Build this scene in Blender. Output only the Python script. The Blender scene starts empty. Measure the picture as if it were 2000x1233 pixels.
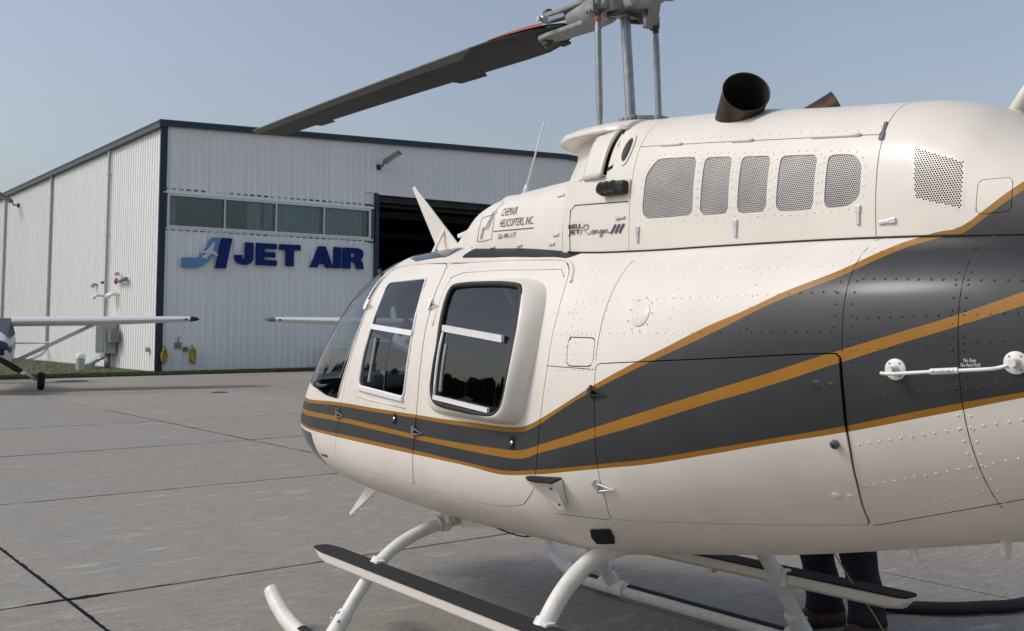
import bpy, bmesh, math, random
import numpy as np
from mathutils import Vector, Matrix, Quaternion

random.seed(7)
R = math.radians
SC = bpy.context.scene
COL = SC.collection

# ------------------------------------------------------------------ camera
F_PX, W_PX = 2030.0, 2000.0
CAM_H = 1.54
PITCH = math.atan(158.0 / F_PX)
cam_data = bpy.data.cameras.new("camera")
cam_data.sensor_fit = 'HORIZONTAL'
cam_data.sensor_width = 36.0
cam_data.lens = 36.0 * F_PX / W_PX
cam_data.shift_y = -(616.5 - 483.0) / W_PX
cam_data.clip_start = 0.05
cam_data.clip_end = 4000.0
cam = bpy.data.objects.new("camera", cam_data)
COL.objects.link(cam)
cam.location = (0, 0, CAM_H)
cam.rotation_euler = (R(90) + PITCH, 0, 0)
SC.camera = cam

# ------------------------------------------------------------------ light
SUN_EL, SUN_DIR = 44.0, (-0.985, -0.17)       # the sun stands to the left, high
world = bpy.data.worlds.new("World")
SC.world = world
world.use_nodes = True
wn = world.node_tree.nodes
wl = world.node_tree.links
bg = wn["Background"]
sky = wn.new("ShaderNodeTexSky")
sky.sky_type = 'NISHITA'
sky.sun_disc = False
sky.sun_elevation = R(SUN_EL)
sky.sun_rotation = math.atan2(SUN_DIR[0], SUN_DIR[1])
sky.altitude = 200.0
sky.air_density = 1.3
sky.dust_density = 3.5
sky.ozone_density = 1.5
hsv = wn.new("ShaderNodeHueSaturation")          # smoke haze: the blue is greyed everywhere
hsv.inputs['Saturation'].default_value = 0.70
wl.new(sky.outputs[0], hsv.inputs['Color'])
tint = wn.new("ShaderNodeMix"); tint.data_type = 'RGBA'; tint.blend_type = 'MULTIPLY'
tint.inputs[0].default_value = 1.0; tint.inputs[7].default_value = (1.0, 1.0, 1.04, 1)
hz = wn.new("ShaderNodeTexNoise"); hz.inputs['Scale'].default_value = 2.2; hz.inputs['Detail'].default_value = 4     # thin uneven haze
hr = wn.new("ShaderNodeMapRange"); hr.inputs[1].default_value = .3; hr.inputs[2].default_value = .7; hr.inputs[3].default_value = .96; hr.inputs[4].default_value = 1.03
htc = wn.new("ShaderNodeTexCoord"); wl.new(htc.outputs['Generated'], hz.inputs['Vector']); wl.new(hz.outputs['Fac'], hr.inputs[0])
wl.new(hr.outputs[0], hsv.inputs['Value'])
wl.new(hsv.outputs[0], tint.inputs[6])
wl.new(tint.outputs[2], bg.inputs[0])
bg.inputs[1].default_value = 0.12

sun_data = bpy.data.lights.new("sun", 'SUN')
sun_data.energy = 1.4
sun_data.angle = R(13)
sun_data.color = (1.0, 0.955, 0.89)
sun = bpy.data.objects.new("sun", sun_data)
COL.objects.link(sun)
_sd = Vector((SUN_DIR[0] * math.cos(R(SUN_EL)), SUN_DIR[1] * math.cos(R(SUN_EL)), math.sin(R(SUN_EL))))
sun.rotation_euler = _sd.to_track_quat('Z', 'Y').to_euler()
sun.location = (-20, -5, 30)

vs = SC.view_settings
vs.view_transform = 'Standard'
vs.look = 'None'
vs.exposure = 0.10
vs.gamma = 1.0
vs.use_curve_mapping = False

# ------------------------------------------------------------------ scene helpers
def tag(o, label=None, cat=None, group=None, kind=None):
    if label: o['label'] = label
    if cat: o['category'] = cat
    if group: o['group'] = group
    if kind: o['kind'] = kind
    return o

def empty(name, loc=(0, 0, 0), rz=0.0):
    o = bpy.data.objects.new(name, None)
    o.empty_display_size = 0.2
    COL.objects.link(o)
    o.location = loc
    o.rotation_euler = (0, 0, rz)
    return o

def meshobj(name, verts, faces, mat, parent=None, smooth=True, mats=None, angle=None):
    me = bpy.data.meshes.new(name)
    me.from_pydata([tuple(map(float, v)) for v in verts], [], [tuple(int(i) for i in f) for f in faces])
    for m in (mats or [mat]):
        me.materials.append(m)
    if smooth:
        me.polygons.foreach_set('use_smooth', [True] * len(me.polygons))
        if angle:
            try: me.set_sharp_from_angle(angle=R(angle))
            except Exception: pass
    me.update()
    o = bpy.data.objects.new(name, me)
    COL.objects.link(o)
    if parent is not None: o.parent = parent
    return o

def bevel(o, w=0.004, seg=2):
    b = o.modifiers.new("bevel", 'BEVEL'); b.width = w; b.segments = seg; b.limit_method = 'ANGLE'; b.angle_limit = R(40)
    return o

def solid(o, t, rim=0, inner=0, offset=-1):
    s = o.modifiers.new("solid", 'SOLIDIFY'); s.thickness = t; s.offset = offset
    s.material_offset = inner; s.material_offset_rim = rim
    return o

class MB:
    """collects shapes into one mesh"""
    def __init__(s): s.v = []; s.f = []
    def add(s, v, f):
        n = len(s.v); s.v += [tuple(p) for p in v]; s.f += [tuple(i + n for i in q) for q in f]; return s
    def box(s, c, d, rot=None):
        x, y, z = d[0] / 2, d[1] / 2, d[2] / 2
        v = [Vector((a, b, e)) for a in (-x, x) for b in (-y, y) for e in (-z, z)]
        if rot is not None: v = [rot @ p for p in v]
        v = [p + Vector(c) for p in v]
        return s.add(v, [(0, 1, 3, 2), (4, 6, 7, 5), (0, 4, 5, 1), (2, 3, 7, 6), (0, 2, 6, 4), (1, 5, 7, 3)])
    def beam(s, a, b, w, h, up=(0, 0, 1)):
        a, b = Vector(a), Vector(b); d = (b - a); L = d.length; d.normalize()
        u = Vector(up); r = d.cross(u)
        if r.length < 1e-5: r = d.cross(Vector((1, 0, 0)))
        r.normalize(); u = r.cross(d)
        m = Matrix((d, r, u)).transposed()
        return s.box((a + b) / 2, (L, w, h), m)
    def tube(s, pts, r, n=12, caps=True, closed=False):
        pts = [Vector(p) for p in pts]; N = len(pts)
        rs = r if isinstance(r, (list, tuple)) else [r] * N
        T = []
        for i in range(N):
            if closed: t = pts[(i + 1) % N] - pts[i - 1]
            else: t = pts[min(i + 1, N - 1)] - pts[max(i - 1, 0)]
            T.append(t.normalized())
        ref = Vector((0, 0, 1)) if abs(T[0].z) < .9 else Vector((1, 0, 0))
        u = (ref - T[0] * ref.dot(T[0])).normalized()
        v = []; f = []
        for i in range(N):
            u = (u - T[i] * u.dot(T[i])).normalized(); w = T[i].cross(u)
            for k in range(n):
                a = 2 * math.pi * k / n
                v.append(pts[i] + (u * math.cos(a) + w * math.sin(a)) * rs[i])
        M = N if closed else N - 1
        for i in range(M):
            j = (i + 1) % N
            for k in range(n):
                f.append((i * n + k, i * n + (k + 1) % n, j * n + (k + 1) % n, j * n + k))
        if caps and not closed:
            f.append(tuple(range(n - 1, -1, -1))); f.append(tuple((N - 1) * n + k for k in range(n)))
        return s.add(v, f)
    def cyl(s, a, b, r, n=16, r2=None):
        return s.tube([a, b], [r, r if r2 is None else r2], n)
    def lathe(s, prof, n=24, m=None):
        v = []; f = []
        for (r, z) in prof:
            for k in range(n):
                a = 2 * math.pi * k / n
                p = Vector((r * math.cos(a), r * math.sin(a), z)); v.append(m @ p if m else p)
        for i in range(len(prof) - 1):
            for k in range(n):
                f.append((i * n + k, i * n + (k + 1) % n, (i + 1) * n + (k + 1) % n, (i + 1) * n + k))
        f.append(tuple(range(n - 1, -1, -1))); f.append(tuple((len(prof) - 1) * n + k for k in range(n)))
        return s.add(v, f)
    def prism(s, poly, fn, d):
        """poly of 2D points; fn(u, v, t) maps to 3D for t in 0..d"""
        n = len(poly)
        v = [fn(u, w, 0) for u, w in poly] + [fn(u, w, d) for u, w in poly]
        f = [tuple(range(n)), tuple(range(2 * n - 1, n - 1, -1))]
        f += [(i, i + n, (i + 1) % n + n, (i + 1) % n) for i in range(n)]
        return s.add(v, f)
    def ell(s, c, r, nu=20, nv=12, m=None):
        v = []; f = []
        for j in range(nv + 1):
            b = math.pi * j / nv - math.pi / 2
            for k in range(nu):
                a = 2 * math.pi * k / nu
                p = Vector((r[0] * math.cos(b) * math.cos(a), r[1] * math.cos(b) * math.sin(a), r[2] * math.sin(b)))
                v.append((m @ p if m else p) + Vector(c))
        for j in range(nv):
            for k in range(nu):
                f.append((j * nu + k, j * nu + (k + 1) % nu, (j + 1) * nu + (k + 1) % nu, (j + 1) * nu + k))
        return s.add(v, f)
    def loft(s, rings, closed=True, caps=True):
        n = len(rings[0]); v = [p for r in rings for p in r]; f = []
        K = n if closed else n - 1
        for i in range(len(rings) - 1):
            for k in range(K):
                f.append((i * n + k, i * n + (k + 1) % n, (i + 1) * n + (k + 1) % n, (i + 1) * n + k))
        if caps:
            f.append(tuple(range(n - 1, -1, -1))); f.append(tuple((len(rings) - 1) * n + k for k in range(n)))
        return s.add(v, f)
    def build(s, name, mat, parent=None, smooth=False, bev=0, angle=None, fix=True):
        o = meshobj(name, s.v, s.f, mat, parent, smooth, angle=angle)
        if fix:
            bm = bmesh.new(); bm.from_mesh(o.data); bmesh.ops.recalc_face_normals(bm, faces=bm.faces); bm.to_mesh(o.data); bm.free()
        if bev: bevel(o, bev)
        return o

def copy_tree(o, parent=None):
    c = o.copy(); COL.objects.link(c)
    if parent is not None: c.parent = parent
    for ch in list(o.children): copy_tree(ch, c)
    return c

def smooth_path(pts, n=8):
    """Catmull-Rom through 3D points"""
    P = [Vector(p) for p in pts]; P = [P[0] * 2 - P[1]] + P + [P[-1] * 2 - P[-2]]
    out = []
    for i in range(1, len(P) - 2):
        for k in range(n):
            t = k / n
            out.append(0.5 * ((2 * P[i]) + (P[i + 1] - P[i - 1]) * t + (2 * P[i - 1] - 5 * P[i] + 4 * P[i + 1] - P[i + 2]) * t * t
                              + (3 * P[i] - P[i - 1] - 3 * P[i + 1] + P[i + 2]) * t ** 3))
    out.append(P[-2]); return out

# ------------------------------------------------------------------ materials
def newmat(name):
    m = bpy.data.materials.new(name); m.use_nodes = True
    nt = m.node_tree; b = nt.nodes["Principled BSDF"]
    return m, nt, b

def noise_mix(nt, col, amount, scale, coord='Object', detail=5, stretch=None, second=None):
    """returns a colour socket: col varied by +-amount with noise"""
    N = nt.nodes; L = nt.links
    tc = N.new("ShaderNodeTexCoord"); mp = N.new("ShaderNodeMapping")
    if stretch: mp.inputs['Scale'].default_value = stretch
    L.new(tc.outputs[coord], mp.inputs[0])
    nz = N.new("ShaderNodeTexNoise"); nz.inputs['Scale'].default_value = scale; nz.inputs['Detail'].default_value = detail
    L.new(mp.outputs[0], nz.inputs['Vector'])
    mx = N.new("ShaderNodeMix"); mx.data_type = 'RGBA'
    a = tuple(max(0, c * (1 - amount)) for c in col) + (1,)
    c2 = second or tuple(min(1, c * (1 + amount)) for c in col)
    mx.inputs[6].default_value = a; mx.inputs[7].default_value = tuple(c2) + (1,)
    ramp = N.new("ShaderNodeMapRange"); ramp.inputs[1].default_value = .3; ramp.inputs[2].default_value = .7
    L.new(nz.outputs['Fac'], ramp.inputs[0]); L.new(ramp.outputs[0], mx.inputs[0])
    return mx.outputs[2], nz

def simple(name, col, rough=.5, metal=0.0, var=.08, scale=9.0, coat=0.0, bump=0.0, spec=None):
    m, nt, b = newmat(name)
    s, nz = noise_mix(nt, col, var, scale)
    nt.links.new(s, b.inputs['Base Color'])
    b.inputs['Roughness'].default_value = rough
    b.inputs['Metallic'].default_value = metal
    if coat: b.inputs['Coat Weight'].default_value = coat; b.inputs['Coat Roughness'].default_value = .2
    if spec is not None: b.inputs['Specular IOR Level'].default_value = spec
    if bump:
        bp = nt.nodes.new("ShaderNodeBump"); bp.inputs['Strength'].default_value = bump; bp.inputs['Distance'].default_value = .01
        nt.links.new(nz.outputs['Fac'], bp.inputs['Height']); nt.links.new(bp.outputs[0], b.inputs['Normal'])
    return m

def glassmat(name, tint, rough=.015, extra=0.0):
    m = bpy.data.materials.new(name); m.use_nodes = True
    nt = m.node_tree; N = nt.nodes; L = nt.links
    N.remove(N["Principled BSDF"])
    out = N["Material Output"]
    tr = N.new("ShaderNodeBsdfTransparent"); tr.inputs[0].default_value = (*tint, 1)
    gl = N.new("ShaderNodeBsdfGlossy"); gl.inputs['Roughness'].default_value = rough
    fr = N.new("ShaderNodeLayerWeight"); fr.inputs[0].default_value = .5      # Schlick, the same from both faces
    pw = N.new("ShaderNodeMath"); pw.operation = 'POWER'; pw.inputs[1].default_value = 5.0; L.new(fr.outputs['Facing'], pw.inputs[0])
    ad = N.new("ShaderNodeMath"); ad.operation = 'MULTIPLY_ADD'; ad.use_clamp = True; ad.inputs[1].default_value = .92; ad.inputs[2].default_value = .07 + extra
    L.new(pw.outputs[0], ad.inputs[0])
    mx = N.new("ShaderNodeMixShader")
    L.new(ad.outputs[0], mx.inputs[0]); L.new(tr.outputs[0], mx.inputs[1]); L.new(gl.outputs[0], mx.inputs[2])
    L.new(mx.outputs[0], out.inputs[0])
    return m

CREAM = (.76, .715, .64)
MAT = {}
MAT['white'] = simple('white_paint', (.78, .76, .71), .38, var=.05, scale=6, coat=.2)
MAT['cream'] = simple('cream_paint', CREAM, .34, var=.05, scale=5, coat=.25)
MAT['skidwhite'] = simple('worn_white_paint', (.74, .72, .67), .45, var=.10, scale=18)
MAT['black'] = simple('black_rubber', (.012, .012, .013), .6, var=.2)
MAT['grip'] = simple('black_grip_tape', (.018, .018, .02), .9, var=.4, scale=160, bump=.6)
MAT['blackgloss'] = simple('black_plastic', (.014, .014, .016), .5, var=.1, spec=.3)
MAT['dark'] = simple('dark_void', (.006, .006, .006), .9, var=.1)  # near-black stand-in for the shade inside openings and gaps
MAT['trim'] = simple('shaded_cabin_trim', (.045, .048, .055), .8, var=.2)  # the cabin's lack of light is put into this dark grey
MAT['seat'] = simple('seat_leather', (.075, .08, .09), .55, var=.2, scale=14, bump=.2)
MAT['steel'] = simple('bright_steel', (.55, .55, .54), .3, 1.0, var=.1, scale=30)
MAT['mast'] = simple('grey_steel', (.33, .34, .35), .42, .75, var=.14, scale=25)
MAT['hub'] = simple('hub_grey_paint', (.27, .275, .27), .5, .15, var=.2, scale=22, bump=.08)
MAT['hubdark'] = simple('greasy_dark_steel', (.06, .06, .058), .5, .5, var=.4, scale=30)
MAT['blade'] = simple('black_blade_paint', (.030, .030, .031), .6, var=.3, scale=7)
MAT['strip'] = simple('dull_erosion_strip', (.16, .16, .145), .5, .5, var=.2, scale=12)
MAT['red'] = simple('red_paint', (.36, .05, .035), .5, var=.2)
MAT['exhaust'] = simple('heat_stained_steel', (.075, .055, .036), .45, .85, var=.5, scale=11)
MAT['soot'] = simple('soot', (.008, .008, .008), .95, var=.2)
MAT['alu'] = simple('aluminium', (.62, .63, .64), .35, .8, var=.06)
MAT['winframe'] = simple('white_window_rail', (.80, .79, .79), .3, var=.03)
MAT['grille'] = simple('perforated_sheet', (.50, .49, .47), .5, .2, var=.1)
MAT['ink'] = simple('black_ink', (.012, .012, .012), .5, var=.1)
MAT['chrome'] = simple('dull_chrome', (.14, .14, .16), .35, .7, var=.2)
MAT['glass_side'] = glassmat('tinted_side_glass', (.42, .44, .47), extra=.03)
MAT['glass_front'] = glassmat('windshield_glass', (.50, .60, .66), extra=.06)
MAT['glass_roof'] = glassmat('blue_roof_glass', (.07, .11, .17))
MAT['glass_bldg'] = glassmat('office_glass', (.60, .70, .73), extra=.02)

def wavy(m, strength=.06, scale=2.2):
    """slight oil-canning of thin sheet metal"""
    nt = m.node_tree; b = nt.nodes["Principled BSDF"]
    tc = nt.nodes.new("ShaderNodeTexCoord"); nz = nt.nodes.new("ShaderNodeTexNoise")
    nz.inputs['Scale'].default_value = scale; nz.inputs['Detail'].default_value = 2
    nt.links.new(tc.outputs['Object'], nz.inputs['Vector'])
    bp = nt.nodes.new("ShaderNodeBump"); bp.inputs['Strength'].default_value = strength; bp.inputs['Distance'].default_value = .05
    nt.links.new(nz.outputs['Fac'], bp.inputs['Height']); nt.links.new(bp.outputs[0], b.inputs['Normal'])
wavy(MAT['cream'])

# ================================================================== the setting
HA = R(37.45)                                     # hangar and slab direction
HC = Vector((-12.286, 36.271, 0))                 # its near corner
HB = Vector((math.cos(HA), math.sin(HA), 0)); HAV = Vector((-math.sin(HA), math.cos(HA), 0))
def hw(x, y, z=0.0): return HC + HB * x + HAV * y + Vector((0, 0, z))

def concrete(name, base=(.312, .282, .243)):
    m, nt, b = newmat(name); N = nt.nodes; L = nt.links
    geo = N.new("ShaderNodeNewGeometry")
    mp = N.new("ShaderNodeMapping"); mp.inputs['Rotation'].default_value = (0, 0, -HA)
    L.new(geo.outputs['Position'], mp.inputs[0])
    def nz(scale, st, det=4, rough=.55):
        s = N.new("ShaderNodeMapping"); s.inputs['Scale'].default_value = st
        L.new(mp.outputs[0], s.inputs[0])
        t = N.new("ShaderNodeTexNoise"); t.inputs['Scale'].default_value = scale; t.inputs['Detail'].default_value = det; t.inputs['Roughness'].default_value = rough
        L.new(s.outputs[0], t.inputs['Vector']); return t.outputs['Fac']
    def rng(sock, a, c, lo=0, hi=1):
        r = N.new("ShaderNodeMapRange"); r.inputs[1].default_value = a; r.inputs[2].default_value = c; r.inputs[3].default_value = lo; r.inputs[4].default_value = hi
        L.new(sock, r.inputs[0]); return r.outputs[0]
    def mix(fac, A, B, mode='MIX'):
        x = N.new("ShaderNodeMix"); x.data_type = 'RGBA'; x.blend_type = mode
        if isinstance(fac, float): x.inputs[0].default_value = fac
        else: L.new(fac, x.inputs[0])
        for i, c in ((6, A), (7, B)):
            if isinstance(c, tuple): x.inputs[i].default_value = (*c, 1)
            else: L.new(c, x.inputs[i])
        return x.outputs[2]
    big = nz(.35, (1, 1, 1), 5, .6)
    pink = mix(rng(big, .40, .62), (base[0] * .93, base[1] * 1.0, base[2] * 1.02), (base[0] * 1.05, base[1] * .985, base[2] * .96))
    oi = N.new("ShaderNodeObjectInfo")
    pink = mix(rng(oi.outputs['Random'], 0, 1, 0, .75), pink, (base[0] * .85, base[1] * .86, base[2] * .87))
    streak = nz(9.0, (.7, 6.5, 1), 6, .7)                 # broom finish across the slabs
    c = mix(rng(streak, .34, .66), mix(1.0, pink, (.68, .68, .685), 'MULTIPLY'), mix(1.0, pink, (1.24, 1.24, 1.23), 'MULTIPLY'))
    fine = nz(55.0, (.7, 1.6, 1), 3, .6)
    c = mix(rng(fine, .3, .7), mix(1.0, c, (.74, .74, .74), 'MULTIPLY'), mix(1.0, c, (1.20, 1.20, 1.20), 'MULTIPLY'))
    scuff = nz(2.6, (.5, 1.7, 1), 9, .78)                  # pale scuffs
    c = mix(rng(scuff, .55, .70, 0, .75), c, (base[0] * 1.55, base[1] * 1.66, base[2] * 1.68))
    stain = nz(.9, (1, 1, 1), 6, .65)                      # oil and rubber darkening
    c = mix(rng(stain, .55, .72, 0, .36), c, (base[0] * .62, base[1] * .63, base[2] * .65))
    L.new(c, b.inputs['Base Color'])
    b.inputs['Roughness'].default_value = .82
    bp = N.new("ShaderNodeBump"); bp.inputs['Strength'].default_value = .35; bp.inputs['Distance'].default_value = .004
    L.new(streak, bp.inputs['Height']); L.new(bp.outputs[0], b.inputs['Normal'])
    return m
MAT['concrete'] = concrete('apron_concrete')
MAT['tar'] = simple('tar_joint', (.007, .0068, .0065), .9, var=.3, scale=30, spec=.2)

def grassmat(name, a, c):
    m, nt, b = newmat(name)
    s, nz = noise_mix(nt, a, .25, 3.0, second=c, coord='Object')
    nt.links.new(s, b.inputs['Base Color']); b.inputs['Roughness'].default_value = .85
    return m
MAT['lawn'] = grassmat('mown_grass', (.040, .058, .014), (.085, .105, .030))
MAT['field'] = grassmat('far_grass', (.05, .07, .02), (.09, .10, .04))
MAT['yellow'] = simple('worn_yellow_line', (.60, .41, .05), .8, var=.3, scale=6)

# ground to the horizon, the apron bed under the slabs, the slabs one by one
o = MB().add([(-1500, -1500, -.10), (1500, -1500, -.10), (1500, 1500, -.10), (-1500, 1500, -.10)], [(0, 1, 2, 3)]).build('ground', MAT['field'])
tag(o, kind='structure')
apron = MB()
apron.add([hw(-60, -70, -.004), hw(60, -70, -.004), hw(60, -2.2, -.004), hw(-60, -2.2, -.004)], [(0, 1, 2, 3)])
apron = apron.build('apron', MAT['tar']); tag(apron, kind='structure')

SX, SY, GAP = 4.29, 3.695, .015
slab_me = None
xs0, ys0 = -10.63, -29.93
def slab_mesh(dx, dy):
    v = []; c = .006
    for z, i in ((0, c), (-.006, 0), (-.05, 0)):
        v += [(i, i, z), (dx - i, i, z), (dx - i, dy - i, z), (i, dy - i, z)]
    f = [(0, 1, 2, 3)]
    for k in (0, 4):
        f += [(k + i, k + 4 + i, k + 4 + (i + 1) % 4, k + (i + 1) % 4) for i in range(4)]
    me = bpy.data.meshes.new('slab'); me.from_pydata(v, [], f); me.materials.append(MAT['concrete']); me.update(); return me
me_std = slab_mesh(SX - GAP, SY - GAP)
nslab = 0
for i in range(-4, 9):
    for j in range(-4, 8):
        x0, y0 = xs0 + i * SX, ys0 + j * SY
        if y0 > -2.4: continue
        me = me_std
        if y0 + SY > -2.25:
            me = slab_mesh(SX - GAP, -2.25 - y0 - GAP)
        o = bpy.data.objects.new('slab', me); COL.objects.link(o)
        o.parent = apron
        o.location = hw(x0 + GAP / 2, y0 + GAP / 2, random.uniform(-.0015, .0015)); o.rotation_euler = (0, 0, HA)
        nslab += 1
xa, xb = xs0 - 4 * SX, xs0 + 9 * SX; ya, yb = ys0 - 4 * SY, -2.25
far = MB()
for (p, q, r_, s_) in ((-60, -70, xa, -2.2), (xb, -70, 60, -2.2), (xa, -70, xb, ya)):
    far.add([hw(p, q, .0), hw(r_, q, .0), hw(r_, s_, .0), hw(p, s_, .0)], [(0, 1, 2, 3)])
o = far.build('outer_pavement', MAT['concrete'], apron)

# tar smeared over the joint crossing and down the wider joint
def tarline(pts, widths, z=.0025):
    m = MB(); L_, R_ = [], []
    P = [hw(*p, z) for p in pts]
    for i, p in enumerate(P):
        d = (P[min(i + 1, len(P) - 1)] - P[max(i - 1, 0)]).normalized(); n = Vector((-d.y, d.x, 0))
        L_.append(p + n * widths[i] * random.uniform(.7, 1.3)); R_.append(p - n * widths[i] * random.uniform(.7, 1.3))
    n = len(P)
    m.add(L_ + R_, [(i, i + n, i + n + 1, i + 1) for i in range(n - 1)]); return m
rr = random.Random(3)
pts = [(-11.15 + i * .045, -29.93 + rr.uniform(-.006, .006)) for i in range(26)]
tarline(pts, [.003 + .024 * math.exp(-((p[0] + 10.60) / .16) ** 2) + rr.uniform(0, .005) for p in pts]).build('joint_tar', MAT['tar'], apron)
pts = [(-10.63 + rr.uniform(-.004, .004), -31.8 + i * .05) for i in range(120)]
tarline(pts, [.004 + rr.uniform(0, .007) for p in pts]).build('joint_tar', MAT['tar'], apron)
pts = [(-10.1 + i * .05 , -29.93 + rr.uniform(-.005, .005)) for i in range(70)]
tarline(pts, [.001 + rr.uniform(0, .004) * (math.sin(p[0] * 9) > -.6) for p in pts]).build('joint_tar', MAT['tar'], apron)

for y_, w0_, w1_, x0_, x1_ in ((-22.54, .007, .010, -22, 6), (-26.24, .004, .007, -18, -3), (-18.85, .004, .006, -24, 8)):
    pts = [(x0_ + i * .12, y_ + rr.uniform(-.006, .006)) for i in range(int((x1_ - x0_) / .12))]
    tarline(pts, [w0_ + rr.uniform(0, w1_) for p in pts]).build('joint_tar', MAT['tar'], apron)
pts = [(-6.34 + rr.uniform(-.006, .006), -24.4 + i * .1) for i in range(85)]
tarline(pts, [.003 + rr.uniform(0, .008) for p in pts]).build('joint_tar', MAT['tar'], apron)
# taxi line: two painted runs
def strip(name, A, B, w, z, mat, parent=None):
    A, B = Vector(A), Vector(B); d = (B - A).normalized(); n = Vector((-d.y, d.x, 0)) * w / 2; Z = Vector((0, 0, z))
    return MB().add([A - n + Z, B - n + Z, B + n + Z, A + n + Z], [(0, 1, 2, 3)]).build(name, mat, parent)
o = strip('taxi_line', (-13.9, 24.15, 0), (-7.25, 26.12, 0), .26, .0045, MAT['yellow']); tag(o, kind='structure')
o = strip('taxi_line', (-6.35, 27.2, 0), (2.0, 31.5, 0), .26, .0045, MAT['yellow']); tag(o, kind='structure')

# grass verge along the hangar
verge = MB()
verge.add([hw(-70, -2.2, .02), hw(60, -2.2, .02), hw(60, 60, .02), hw(-70, 60, .02)], [(0, 1, 2, 3)])
verge.add([hw(-70, -2.2, .02), hw(60, -2.2, .02), hw(60, -2.2, -.06), hw(-70, -2.2, -.06)], [(0, 1, 2, 3)])
o = verge.build('grass_verge', MAT['lawn']); tag(o, kind='structure')
MB().box(hw(18.5, -1.1, -.01), (20.2, 2.35, .10), Matrix.Rotation(HA, 3, 'Z')).build('door_ramp', MAT['concrete'], apron)
gv, gf = [], []
rg = random.Random(11)
for k in range(42000):
    if k % 3: x, y = rg.uniform(-9, 9), -2.25 + rg.random() ** 1.6 * 2.3
    else: x, y = rg.uniform(-14, -.3), rg.uniform(-2.2, 26)
    if x > -.05 and y > -.08: continue
    p = hw(x, y, .015); a = rg.uniform(0, 6.28); h = rg.uniform(.03, .085); w = rg.uniform(.006, .012)
    n = len(gv); dx, dy = math.cos(a) * w, math.sin(a) * w; t = rg.uniform(-.03, .03)
    gv += [(p.x - dx, p.y - dy, p.z), (p.x + dx, p.y + dy, p.z), (p.x + t, p.y + t, p.z + h)]; gf.append((n, n + 1, n + 2))
o = meshobj('grass_blades', gv, gf, MAT['lawn'], None, False)
tag(o, 'short mown green grass growing along the hangar walls', 'grass', kind='stuff')

# far wood off to the left: what the cabin windows mirror
wv, wf = [], []; rw = random.Random(5)
for k in range(46):
    cx, cy = -92 + rw.uniform(-9, 9), -60 + k * 4.2 + rw.uniform(-2, 2); h = rw.uniform(8, 15); r_ = rw.uniform(2.6, 4.4)
    for j in range(430):
        a, b_ = rw.uniform(0, 6.28), rw.uniform(-1, 1); q = rw.random() ** .4; sq = math.sqrt(1 - b_ * b_)
        p = Vector((cx + r_ * q * sq * math.cos(a) * 1.1, cy + r_ * q * sq * math.sin(a), max(.2, h * .52 + h * .5 * q * b_)))
        u = Vector((rw.uniform(-1, 1), rw.uniform(-1, 1), rw.uniform(-1, 1))).normalized() * rw.uniform(.3, .7); w = u.orthogonal().normalized() * rw.uniform(.25, .5)
        n = len(wv); wv += [p - u - w, p + u - w, p + u + w, p - u + w]; wf.append((n, n + 1, n + 2, n + 3))
o = meshobj('far_wood', wv, wf, grassmat('wood_leaves', (.025, .04, .012), (.06, .085, .03)), None, False)
tag(o, 'dark green far wood mirrored in the helicopter cabin windows', 'trees', kind='stuff')

# ================================================================== hangar
def siding(name, col):
    m, nt, b = newmat(name); N = nt.nodes; L = nt.links
    geo = N.new("ShaderNodeNewGeometry"); mp = N.new("ShaderNodeMapping"); mp.inputs['Scale'].default_value = (3, 3, .25)
    L.new(geo.outputs['Position'], mp.inputs[0])
    t = N.new("ShaderNodeTexNoise"); t.inputs['Scale'].default_value = 1.6; t.inputs['Detail'].default_value = 5
    L.new(mp.outputs[0], t.inputs['Vector'])
    oi = N.new("ShaderNodeObjectInfo")
    ad = N.new("ShaderNodeMath"); ad.operation = 'MULTIPLY_ADD'; ad.inputs[1].default_value = .25
    L.new(oi.outputs['Random'], ad.inputs[0]); L.new(t.outputs['Fac'], ad.inputs[2])
    mx = N.new("ShaderNodeMix"); mx.data_type = 'RGBA'
    mx.inputs[6].default_value = (*[c * .95 for c in col], 1); mx.inputs[7].default_value = (*[c * 1.01 for c in col], 1)
    r = N.new("ShaderNodeMapRange"); r.inputs[1].default_value = .35; r.inputs[2].default_value = .85
    L.new(ad.outputs[0], r.inputs[0]); L.new(r.outputs[0], mx.inputs[0]); L.new(mx.outputs[2], b.inputs['Base Color'])
    b.inputs['Roughness'].default_value = .45
    return m
MAT['siding'] = siding('white_ribbed_siding', (.88, .875, .86))
MAT['navy'] = simple('navy_trim', (.008, .022, .05), .4, var=.1)
MAT['teal'] = simple('dark_teal_fascia', (.018, .038, .055), .4, var=.12)
MAT['gutterpipe'] = simple('grey_downpipe', (.36, .37, .38), .45, var=.08)
MAT['roofing'] = simple('dark_roof_sheet', (.05, .06, .07), .5, var=.2)
MAT['indoor'] = simple('unlit_hangar_lining', (.05, .05, .052), .9, var=.3, scale=1)  # darkness of the unlit hall put into the colour
MAT['galv'] = simple('galvanised_steel', (.30, .31, .32), .5, .4, var=.15, scale=4)

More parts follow.
